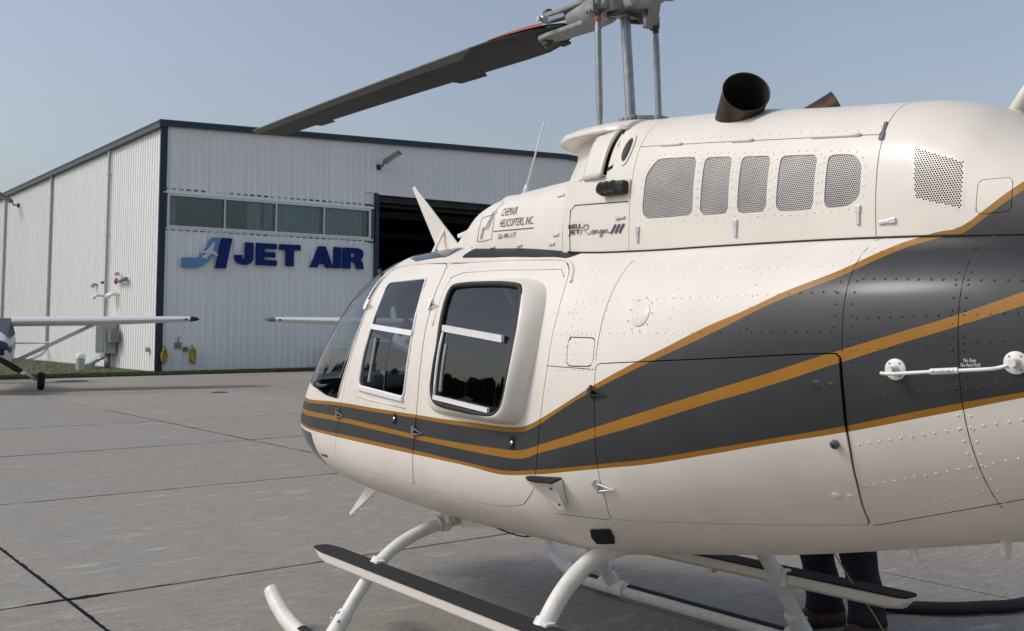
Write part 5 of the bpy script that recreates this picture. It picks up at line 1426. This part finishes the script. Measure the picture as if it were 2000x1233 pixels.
P = smooth_path([rel(on(hy, -1.665, 1.414, .05)), A0 + Vector((-.01, .0, -.004)), A0.lerp(A1, .4) + Vector((0, .004, -.004)), A0.lerp(A1, .8) + Vector((0, .002, -.004)), A1 + Vector((.03, 0, -.004)), A1 + Vector((0, -.006, .006))], 6)
MB().tube(P, .0052, 10).build('rail_rod', MAT['white'], gr_, smooth=True)
c0, c1 = A0.lerp(A1, .37) + Vector((0, .004, -.004)), A0.lerp(A1, .60) + Vector((0, .004, -.004))
slv = MB().cyl(c0, c1, .0088, 14).build('rail_sleeve', MAT['white'], gr_, smooth=True, angle=40)

# ---- lettering
def text_mesh(s, shear=0.0, bold=0.0, spacing=1.0):
    cu = bpy.data.curves.new('txt', 'FONT'); cu.body = s; cu.size = 1.0; cu.shear = shear; cu.offset = bold; cu.space_character = spacing; cu.resolution_u = 3
    t = bpy.data.objects.new('txt', cu); COL.objects.link(t); me = bpy.data.meshes.new_from_object(t); bpy.data.objects.remove(t)
    v = [(p.co.x, p.co.y) for p in me.vertices]; f_ = [tuple(p.vertices) for p in me.polygons]; bpy.data.meshes.remove(me)
    xs_ = [a for a, b_ in v]; return v, f_, min(xs_), max(xs_)
def lettering(s, sf, x0, x1, z0, z1, h, mat, parent, name='lettering', shear=0.0, bold=0.0, off=.003, thick=0.0, spacing=1.0):
    """text from x0 (its start, nearer the nose) to x1, baseline z0 to z1"""
    v, f_, a, b_ = text_mesh(s, shear, bold, spacing); L_ = x0 - x1; V2 = []
    for u, w in v:
        t = (u - a) / (b_ - a); x = x0 - t * L_; z = z0 + (z1 - z0) * t + w / .72 * h
        V2.append(on(sf, x, z, off))
    o = meshobj(name, V2, f_, mat, parent, False)
    if thick: solid(o, thick, offset=0)
    return o
lettering('CHEMAIR', fy, .566, .424, 2.074, 2.069, .040, MAT['ink'], fair, shear=.12, off=.0015)
lettering('HELICOPTERS, INC.', fy, .560, .266, 2.020, 2.010, .038, MAT['ink'], fair, shear=.15, off=.0015)
lettering('262-490-1177', fy, .566, .402, 1.963, 1.960, .024, MAT['ink'], fair, shear=.15, off=.0015)
MB().add([on(fy, x, z, .003) for x, z in [(.61, 2.002), (.45, 1.996), (.257, 1.990), (.257, 1.9935), (.45, 1.9995), (.61, 2.0055)]], [(0, 1, 4, 5), (1, 2, 3, 4)]).build('lettering_rule', MAT['ink'], fair)
em = MB()                                         # thin line emblem: frame, spray drum, arrows
def ln(pts, r=.0011):
    em.tube([on(fy, x, z, .0028) for x, z in pts], r, 5)
ln([(.770, 2.085), (.700, 2.088), (.655, 2.09)]); ln([(.770, 2.085), (.772, 2.03), (.775, 1.966), (.70, 1.963), (.625, 1.968), (.622, 2.02), (.625, 2.07)])
ln([(.672, 2.098), (.645, 2.105), (.618, 2.098), (.645, 2.092), (.672, 2.098)]); ln([(.645, 2.105), (.615, 2.150)])
for k in range(5): ln([(.665 - k * .008, 2.09), (.700 - k * .012, 2.035), (.712 - k * .010, 2.018)], .0008)
ln([(.735, 2.028), (.72, 2.033), (.705, 2.026), (.72, 2.02), (.735, 2.028)]); 
for k in range(4): ln([(.728 - k * .006, 2.022), (.742 - k * .006, 1.975)], .0008)
em.build('line_emblem', MAT['ink'], fair)
lettering('BELL', my, -.026, -.115, 1.963, 1.962, .019, MAT['chrome'], fwdc, off=.004, thick=.003)
lettering('JET', my, -.024, -.105, 1.939, 1.937, .019, MAT['chrome'], fwdc, off=.004, thick=.003)
lettering('III', my, -.300, -.385, 1.923, 1.921, .038, MAT['chrome'], fwdc, shear=.4, off=.004, thick=.003)
# the script word "Ranger" as one bent wire
sx_, sz_ = -.106, 1.932
W_ = [(0, 0), (.03, .05), (.022, .035), (.03, .045), (.055, .048), (.055, .03), (.03, .022), (.06, 0), (.075, .008), (.088, .018), (.098, .016), (.085, .002), (.10, .004), (.105, .018), (.108, .002), (.116, .018), (.124, .016), (.126, .002), (.135, .006), (.146, .018), (.154, .016), (.142, .003), (.156, .010), (.152, -.012), (.140, -.014), (.158, .004), (.172, .012), (.170, .018), (.164, .008), (.176, .003), (.186, .018), (.190, .016), (.192, .003), (.21, .002)]
MB().tube(smooth_path([on(my, sx_ - u * .92, sz_ + w * .85 - u * .03, .004) for u, w in W_], 4), .0015, 6).build('script_emblem', MAT['chrome'], fwdc, smooth=True)
lettering('No Step', hy, -1.876, -1.908, 1.447, 1.448, .0105, MAT['white'], fus, off=.0015)
lettering('No Hand Hold', hy, -1.868, -1.918, 1.434, 1.436, .0105, MAT['white'], fus, off=.0015)
v, f_, a, b_ = text_mesh('NO HAND HOLD', 0, .01)
V2 = []
ax = (c1 - c0)
for u, w in v:
    t = .08 + .84 * (u - a) / (b_ - a); p = c0 + ax * t; th = (w / .72 - .5) * .9
    V2.append(p + Vector((0, .0094 * math.cos(th), .0094 * math.sin(th))))
meshobj('lettering', V2, f_, MAT['ink'], slv, False)
mk_ = MB()                                         # a tiny marking, not readable in the photograph
for k, (a_, h_, w_) in enumerate(((0, .014, .016), (.024, .016, .010), (.042, .010, .018), (.068, .016, .012), (.088, .012, .020), (.116, .016, .010))):
    x_ = 1.940 - a_; mk_.add([on(hy, x_, .825 + a_ * .05, .002), on(hy, x_ - w_, .826 + a_ * .05, .002), on(hy, x_ - w_, .826 + a_ * .05 + h_, .002), on(hy, x_, .825 + a_ * .05 + h_, .002)], [(0, 1, 2, 3)])
tag(mk_.build('marking', MAT['ink'], fus), kind='stuff')

# ---- antennas, wire cutters, tie-down fittings, pitot
m = MB(); m.tube([(.70, .06, 2.215), (.68, .06, 2.26)], [.014, .009], 12); m.tube([(.68, .06, 2.26), (.585, .03, 2.555)], [.0055, .0035], 8); m.ell((.584, .03, 2.56), (.005, .005, .008), 8, 6); m.build('whip_antenna', MAT['white'], heli, smooth=True)
m = MB().ell((.82, .03, 2.19), (.085, .055, .034), 24, 10); m.build('gps_antenna', MAT['white'], heli, smooth=True)
wc = MB().prism([(1.545, 1.955), (1.84, 2.372), (1.815, 2.380), (1.785, 2.35), (1.345, 1.99), (1.34, 1.955)], lambda u, v, t: (u, -.006 + t, v), .012).build('wire_cutter', MAT['cream'], heli, bev=.003)
m = MB(); m.tube([(1.50, 0, 2.10), (1.49, .09, 1.955)], .010, 8); m.tube([(1.50, 0, 2.10), (1.49, -.09, 1.955)], .010, 8); m.box((1.44, 0, 1.965), (.22, .06, .02)); m.build('cutter_brace', MAT['white'], wc, smooth=False)
m = MB().beam((1.36, .0, 2.05), (1.20, .0, 2.08), .02, .02); m.build('cutter_stay', MAT['white'], wc)
m = MB().prism([(2.12, .64), (2.26, .63), (2.56, .36), (2.53, .36), (2.20, .56)], lambda u, v, t: (u, -.006 + t, v), .012); lw = m.build('lower_wire_cutter', MAT['cream'], heli, bev=.002)
MB().box((2.19, 0, .625), (.12, .06, .03)).build('cutter_foot', MAT['galv'], lw)
m = MB(); m.lathe([(.06, 0), (.045, .02), (.02, .035)], 16, Matrix.Translation((-1.74, 0, 2.215))); m.tube([(-1.75, 0, 2.22), (-1.80, 0, 2.30), (-1.835, 0, 2.345)], [.026, .018, .010], 12); m.tube([(-1.835, 0, 2.345), (-2.0, 0, 2.62)], [.005, .003], 8); m.build('rear_antenna', MAT['cream'], heli, smooth=True)
# black handle pad on the roof panel
hp_ = MB(); Y_ = .352
for k in range(1):
    poly = chamfer([(.235, 1.868), (.245, 1.895), (.225, 1.910), (.125, 1.910), (.10, 1.895), (.095, 1.868)], .012)
    hp_.prism(poly, lambda u, v, t: (u, Y_ + t, v), .014)
hp_.prism([(.10, 1.872), (.10, 1.905), (-.02, 1.898), (-.03, 1.892)], lambda u, v, t: (u, Y_ - .02 + t, v), .02)
hp = hp_.build('roof_handle', MAT['blackgloss'], heli, bev=.003)
m = MB(); 
for x in (.17,): m.cyl((x, Y_ + .0145, 1.888), (x, Y_ + .0155, 1.888), .006, 12)
m.build('handle_hole', MAT['alu'], hp)
# drains and tie-down under the belly
m = MB(); m.cyl((-1.405, .10, .84), (-1.425, .10, .768), .011, 10); m.build('drain_tube', MAT['cream'], heli)
m = MB(); m.box((-1.74, .12, .88), (.012, .045, .06)); m.lathe([(.010, -.007), (.021, -.007), (.021, .007), (.010, .007)], 16, Matrix.Translation((-1.74, .12, .852)) @ Matrix.Rotation(R(90), 4, 'Y')); m.build('tie_down_ring', MAT['cream'], heli)
m = MB(); m.tube(smooth_path([(2.02, .50, .90), (2.02, .512, .875), (2.02, .512, .862), (2.02, .50, .855)], 4), .004, 6); m.build('static_port_guard', MAT['alu'], heli, smooth=True)
m = MB(); m.tube(smooth_path([(1.02, .10, .56), (.95, .0, .50), (.80, -.05, .49), (.72, -.1, .58)], 6), .004, 6); m.build('brake_line', MAT['black'], heli)
m = MB().box((.19, -.73, .36), (.03, .04, .07)); m.build('step_bracket_small', MAT['cream'], heli)

# ================================================================== aircraft behind
MAT['planewhite'] = simple('aircraft_white', (.70, .71, .72), .35, var=.04, coat=.2)
MAT['planeblue'] = simple('aircraft_blue', (.012, .03, .09), .3, var=.1, coat=.3)
MAT['tyre'] = simple('tyre_rubber', (.012, .012, .012), .85, var=.2)
MAT['planegrey'] = simple('aircraft_grey_glass', (.10, .11, .13), .2, var=.1)
def aeroplane(loc, heading, label, tipmat, stripe, blunt):
    """high-wing aeroplane, nose along +x, port wing along +y"""
    a = empty('light_aircraft', loc, heading); tag(a, label, 'aeroplane', 'high-wing aeroplanes parked behind the helicopter')
    sec = [(1.75, .92, .10, .09), (1.68, .92, .28, .24), (1.45, .92, .40, .34), (.95, .96, .46, .42), (.55, 1.05, .50, .50), (0, 1.15, .52, .58), (-.9, 1.18, .48, .55), (-1.8, 1.10, .32, .36), (-3.2, 1.05, .17, .22), (-4.6, 1.05, .06, .14)]
    f_ = MB().loft([[(x, w * math.copysign(abs(math.cos(t)) ** .8, math.cos(t)), z + h * math.copysign(abs(math.sin(t)) ** .8, math.sin(t))) for t in np.linspace(0, 2 * math.pi, 28, endpoint=False)] for x, z, w, h in sec]).build('fuselage', MAT['planewhite'], a, smooth=True, angle=60)
    for s in (1, -1):
        MB().loft([[(x, s * (w * 1.012), z + k) for k in (-.05, .10)] for x, z, w in ((1.66, .98, .27), (1.45, 1.0, .395), (.95, 1.03, .455), (.55, 1.08, .495), (0, 1.1, .515), (-.9, 1.1, .478), (-1.8, 1.08, .315))], closed=False, caps=False).build('stripe', stripe, f_, smooth=True)
    MB().ell((1.62, 0, 1.12), (.16, .37, .16), 20, 10).build('cowl_cap', stripe, f_, smooth=True)
    m = MB(); 
    for s in (1, -1): m.box((1.66, s * .2, .98), (.12, .16, .13))
    m.build('cowl_intake', MAT['black'], f_)
    MB().loft([[(x, y, z) for y, z in ((-w, z0), (-w * .8, z1), (w * .8, z1), (w, z0))] for x, w, z0, z1 in ((.92, .40, 1.30, 1.31), (.35, .50, 1.40, 1.78), (-.8, .48, 1.45, 1.78))], closed=False, caps=False).build('windscreen', MAT['planegrey'], f_, smooth=False)
    af = lambda ch, th, x0, y, z0: [(x0 + q[0] - .25 * ch, y, z0 + q[1]) for q in airfoil(ch, th)]
    for s in (1, -1):
        w = MB().loft([af(1.42, .17, .55, s * .40, 1.70), af(1.42, .165, .55, s * 2.4, 1.722), af(1.12, .13, .48, s * 4.60, 1.775)]).build('wing', MAT['planewhite'], a, smooth=True, angle=40)
        MB().loft([af(1.12, .13, .48, s * 4.602, 1.775)] + ([af(1.08, .125, .47, s * 4.71, 1.777), af(1.0, .11, .44, s * 4.79, 1.776), af(.85, .06, .38, s * 4.835, 1.772), af(.7, .01, .3, s * 4.84, 1.77)] if blunt else [af(1.05, .12, .45, s * 4.70, 1.777), af(.85, .06, .36, s * 4.80, 1.775), af(.5, .02, .2, s * 4.88, 1.77)])).build('wing_tip', tipmat, w, smooth=True, angle=50)
        m = MB(); m.cyl((.42, s * 4.48, 1.765), (.51, s * 4.48, 1.765), .03, 10); m.build('tip_lamp', MAT['black'], w)
        MB().tube([(.15, s * .45, .70), (.10, s * 2.35, 1.66)], .045, 8).build('wing_strut', MAT['planewhite'], a, smooth=True)
        MB().tube([(-.15, s * .34, .72), (-.15, s * .72, .46), (-.15, s * 1.02, .24)], [.05, .038, .035], 8).build('gear_leg', MAT['planewhite'], a, smooth=True)
        wh = MB().lathe([(.10, -.075), (.175, -.085), (.21, -.06), (.22, 0), (.21, .06), (.175, .085), (.10, .075)], 24, Matrix.Translation((-.15, s * 1.12, .22)) @ Matrix.Rotation(R(90), 4, 'X')).build('wheel', MAT['tyre'], a, smooth=True, angle=50)
        MB().cyl((-.15, s * 1.03, .22), (-.15, s * 1.21, .22), .09, 14).build('wheel_hub', MAT['galv'], wh)
        MB().loft([af(.8, .09, -4.0, s * .04, 1.12), af(.55, .08, -4.05, s * 1.55, 1.12)]).build('tailplane', MAT['planewhite'], a, smooth=True, angle=40)
    MB().tube([(1.30, 0, .65), (1.38, 0, .34)], .04, 8).build('nose_leg', MAT['planewhite'], a)
    MB().lathe([(.10, -.06), (.16, -.07), (.18, 0), (.16, .07), (.10, .06)], 20, Matrix.Translation((1.40, 0, .18)) @ Matrix.Rotation(R(90), 4, 'X')).build('nose_wheel', MAT['tyre'], a, smooth=True, angle=50)
    MB().prism([(-3.6, 1.15), (-4.35, 2.25), (-4.72, 2.25), (-4.75, 1.1)], lambda u, v, t: (u, -.03 + t, v), .06).build('tail_fin', MAT['planewhite'], a, bev=.02)
    pr = MB().ell((1.83, 0, .95), (.16, .13, .13), 18, 10).build('spinner', MAT['planewhite'], a, smooth=True)
    d = Vector((0, .84, -.54))
    for s in (1, -1):
        rings = []
        for r_, ch, th in ((.10, .07, .04), (.30, .13, .03), (.60, .14, .02), (.78, .12, .012)):
            c = Vector((1.80, 0, .95)) + d * (r_ * s); n_ = Vector((1, 0, 0)).cross(d)
            rings.append([c + n_ * (ch * .5 * math.cos(t)) + Vector((th * math.sin(t) + ch * .2 * math.cos(t), 0, 0)) for t in np.linspace(0, 2 * math.pi, 12, endpoint=False)])
        b_ = MB().loft(rings).build('propeller_blade', MAT['blackgloss'], a, smooth=True, angle=60)
        c = Vector((1.80, 0, .95)) + d * (.81 * s); MB().box(c, (.02, .10, .08), Matrix.Rotation(R(-33), 3, 'X')).build('blade_tip', MAT['planewhite'], b_)
    return a
aeroplane((-12.70, 25.5, 0), math.atan2(-.90, .435), 'white aeroplane with blue nose stripe and black propeller at the left edge', MAT['black'], MAT['planeblue'], True)
aeroplane((-2.35, 30.6, 0), math.atan2(-.93, .36), 'white aeroplane behind the helicopter nose, only its wing tip in clear view', MAT['planegrey'], MAT['planeblue'], False)

# ================================================================== person refuelling on the far side
MAT['trouser'] = simple('navy_trousers', (.012, .014, .024), .85, var=.3, scale=12, bump=.3)
MAT['shirt'] = simple('navy_shirt', (.02, .025, .045), .85, var=.2, scale=12, bump=.3)
MAT['skintone'] = simple('skin', (.42, .24, .16), .55, var=.1)
MAT['boot'] = simple('brown_boot', (.075, .038, .022), .6, var=.4, scale=20, bump=.3)
MAT['hair'] = simple('dark_hair', (.03, .02, .015), .7, var=.3)
def hl(x, y, z): return HM + Matrix.Rotation(R(90) + HT, 3, 'Z') @ Vector((x, y, z))
P0 = Vector((1.69, 5.37, 0))                     # on the far side, by the rear cross tube
person = empty('person', P0, R(205)); tag(person, 'person in dark navy trousers and brown boots standing behind the helicopter', 'person')
# local: +x is the way the person faces, +y to the person's left
def skinned(name, verts, edges, radii, mat, parent, root=0, sub=2):
    me = bpy.data.meshes.new(name); me.from_pydata(verts, edges, []); me.materials.append(mat)
    o = bpy.data.objects.new(name, me); COL.objects.link(o); o.parent = parent
    sm = o.modifiers.new('skin', 'SKIN'); sm.use_smooth_shade = True
    o.data.skin_vertices[0].data[root].use_root = True
    for k, r_ in enumerate(radii): o.data.skin_vertices[0].data[k].radius = (r_, r_) if not isinstance(r_, tuple) else r_
    ss = o.modifiers.new('sub', 'SUBSURF'); ss.levels = sub; ss.render_levels = sub
    return o
BV = [(0, 0, .93), (0, 0, 1.08), (.01, 0, 1.28), (.02, 0, 1.43), (.03, 0, 1.53), (.05, 0, 1.60), (.055, 0, 1.68), (.05, 0, 1.75),
      (.0, .10, .88), (.03, .115, .66), (.03, .12, .48), (.0, .12, .28), (-.02, .12, .10),
      (.0, -.10, .88), (.06, -.13, .66), (.07, -.15, .48), (.02, -.17, .28), (-.02, -.18, .10),
      (.03, .19, 1.41), (.14, .23, 1.20), (.36, .16, 1.22), (.45, .13, 1.24), (.03, -.19, 1.41), (.12, -.25, 1.18), (.34, -.14, 1.20), (.43, -.10, 1.22)]
BE = [(0, 1), (1, 2), (2, 3), (3, 4), (4, 5), (5, 6), (6, 7), (0, 8), (8, 9), (9, 10), (10, 11), (11, 12), (0, 13), (13, 14), (14, 15), (15, 16), (16, 17), (3, 18), (18, 19), (19, 20), (20, 21), (3, 22), (22, 23), (23, 24), (24, 25)]
BR = [(.12, .16), (.11, .145), (.12, .165), (.11, .16), .055, .075, .095, .07, .095, .085, .075, .068, .05, .095, .085, .075, .068, .05, .065, .05, .04, .032, .065, .05, .04, .032]
skinned('body', BV, BE, BR, MAT['skintone'], person)
# trousers: legs with folds and a flared hem
def leg(pts, rad, name):
    P = smooth_path(pts, 6); n = len(P); rings = []; rr = random.Random(len(name) + int(pts[0][1] * 100))
    for i, p in enumerate(P):
        t = i / (n - 1); r_ = float(np.interp(t, [0, .25, .5, .75, .93, 1], rad))
        ring = []
        for k in range(28):
            a = 2 * math.pi * k / 28
            w = 1 + .04 * math.sin(3 * a + i * .5) + .03 * math.sin(i * 1.1 + 2 * a) * (1 if t > .35 else .5)
            ring.append((p[0] + r_ * 1.05 * w * math.cos(a), p[1] + r_ * w * math.sin(a), p[2]))
        rings.append(ring)
    return rings
m = MB()
m.loft(leg([(0, .085, 1.0), (.0, .10, .88), (.03, .115, .66), (.035, .12, .48), (.0, .12, .28), (-.02, .12, .085)], [.13, .12, .095, .082, .088, .095], 'l'))
m.loft(leg([(0, -.085, 1.0), (.0, -.10, .88), (.06, -.13, .66), (.07, -.15, .48), (.02, -.17, .28), (-.02, -.18, .085)], [.13, .12, .095, .084, .09, .098], 'rr'))
o = m.build('trousers', MAT['trouser'], person, smooth=True)
m = MB(); m.loft([[(x + a * math.cos(t), b_ * math.sin(t), z) for t in np.linspace(0, 2 * math.pi, 28, endpoint=False)] for x, a, b_, z in ((0, .145, .185, .93), (0, .14, .18, 1.08), (.01, .145, .20, 1.28), (.015, .13, .20, 1.42), (.02, .08, .10, 1.50))])
for s in (1, -1): m.tube(smooth_path([(.03, s * .17, 1.42), (.085, s * .22, 1.30), (.14, s * .24, 1.19), (.20, s * .215, 1.20)], 5), [.085] * 5 + [.075] * 5 + [.066] * 6, 16)
m.build('shirt', MAT['shirt'], person, smooth=True)
for s, (fx_, fy_, ang) in ((1, (-.02, .12, 8)), (-1, (-.02, -.18, -10))):
    m = MB(); rt = Matrix.Rotation(R(ang), 3, 'Z'); rings = []
    for x, w, h, z in ((-.10, .02, .03, .04), (-.095, .042, .075, .045), (-.04, .05, .095, .05), (.04, .05, .075, .045), (.12, .052, .052, .038), (.18, .044, .04, .032), (.205, .02, .02, .025)):
        rings.append([Vector((fx_, fy_, 0)) + rt @ Vector((x, w * math.cos(t), max(.004, z + h * math.sin(t)))) for t in np.linspace(0, 2 * math.pi, 20, endpoint=False)])
    b_ = m.loft(rings).build('boot', MAT['boot'], person, smooth=True)
    MB().prism(chamfer([(-.10, -.045), (.10, -.055), (.205, -.03), (.205, .03), (.10, .055), (-.10, .045)], .02), lambda u, v, t: Vector((fx_, fy_, .001 + t)) + rt @ Vector((u, v, 0)), .022).build('sole', MAT['black'], b_)
# hands with five fingers each, closed towards the filler
for s, (wx, wy, wz) in ((1, (.45, .13, 1.24)), (-1, (.43, -.10, 1.22))):
    hv = [(wx - .02, wy, wz), (wx + .03, wy, wz), (wx + .07, wy, wz)]; he = [(0, 1), (1, 2)]; hr_ = [.026, .03, .026]
    for k, (dy, ln_) in enumerate(((-.028, .062), (-.010, .074), (.009, .070), (.027, .055))):
        b0 = len(hv); hv += [(wx + .085, wy + dy, wz), (wx + .085 + ln_ * .55, wy + dy, wz - .012), (wx + .085 + ln_ * .75, wy + dy, wz - .035)]; he += [(2, b0), (b0, b0 + 1), (b0 + 1, b0 + 2)]; hr_ += [.010, .009, .0075]
    b0 = len(hv); hv += [(wx + .03, wy - s * .04, wz - .01), (wx + .06, wy - s * .055, wz - .03)]; he += [(1, b0), (b0, b0 + 1)]; hr_ += [.012, .009]
    skinned('hand', hv, he, hr_, MAT['skintone'], person, sub=1)
hd = MB()
hd.ell((.045, 0, 1.715), (.098, .082, .07), 20, 10); hd.ell((.02, 0, 1.69), (.085, .084, .085), 20, 10)
hd.build('hair', MAT['hair'], person, smooth=True)
m = MB(); m.ell((.158, 0, 1.645), (.018, .014, .022), 10, 8)
for s in (1, -1): m.ell((.055, s * .094, 1.645), (.022, .012, .032), 10, 8)
m.build('nose_and_ears', MAT['skintone'], person, smooth=True)
m = MB()
for s in (1, -1): m.ell((.137, s * .034, 1.668), (.012, .013, .009), 10, 8)
m.build('eyes', MAT['ink'], person, smooth=True)
MB().ell((.135, 0, 1.595), (.012, .026, .006), 10, 6).build('mouth', simple('lips', (.30, .12, .10), .5), person, smooth=True)

# ---- fuel hose across the apron to the far side of the helicopter, and the thin earthing wire
hs_ = [hl(-.42, -.80, 1.33), hl(-.42, -.98, 1.30), hl(-.35, -1.15, 1.0), hl(-.20, -1.45, .5), hl(-.02, -1.60, .12), hl(-.05, -1.83, .040), hl(-.27, -2.02, .036), hl(-.40, -2.22, .036), hl(-.50, -2.47, .036), hl(-.52, -3.2, .036), hl(-.30, -4.4, .036), hl(.4, -5.8, .036)]
o = MB().tube(smooth_path(hs_, 10), .034, 14).build('fuel_hose', MAT['black'], smooth=True); tag(o, 'thick black fuel hose lying on the concrete at lower right', 'hose')
MAT['wire'] = simple('yellow_green_wire', (.30, .27, .07), .5, var=.1)
w_ = [hl(-.52, -.52, .74), hl(-.515, -.66, .62), hl(-.515, -.75, .528), hl(-.547, -.75, .485), hl(-.610, -.76, .394), hl(-.68, -.77, .31), hl(-.733, -.77, .24), hl(-.80, -.80, .10), hl(-.88, -.86, .012), hl(-1.2, -1.3, .005), hl(-1.5, -2.3, .005)]
o = MB().tube(smooth_path(w_, 8), .0034, 6).build('earthing_wire', MAT['wire'], smooth=True); tag(o, 'thin yellow green earthing wire hanging from the helicopter belly', 'wire')

# ---- keep the tree at thing > part > sub-part: lift anything deeper, drop the two helper frames of the helicopter
def lift(o):
    p = o.parent; o.matrix_basis = p.matrix_basis @ o.matrix_basis; o.parent = p.parent
for e in (hub, gr_):
    for ch in list(e.children): lift(ch)
    bpy.data.objects.remove(e)
for o in list(COL.objects):
    while o.parent and o.parent.parent and o.parent.parent.parent: lift(o)
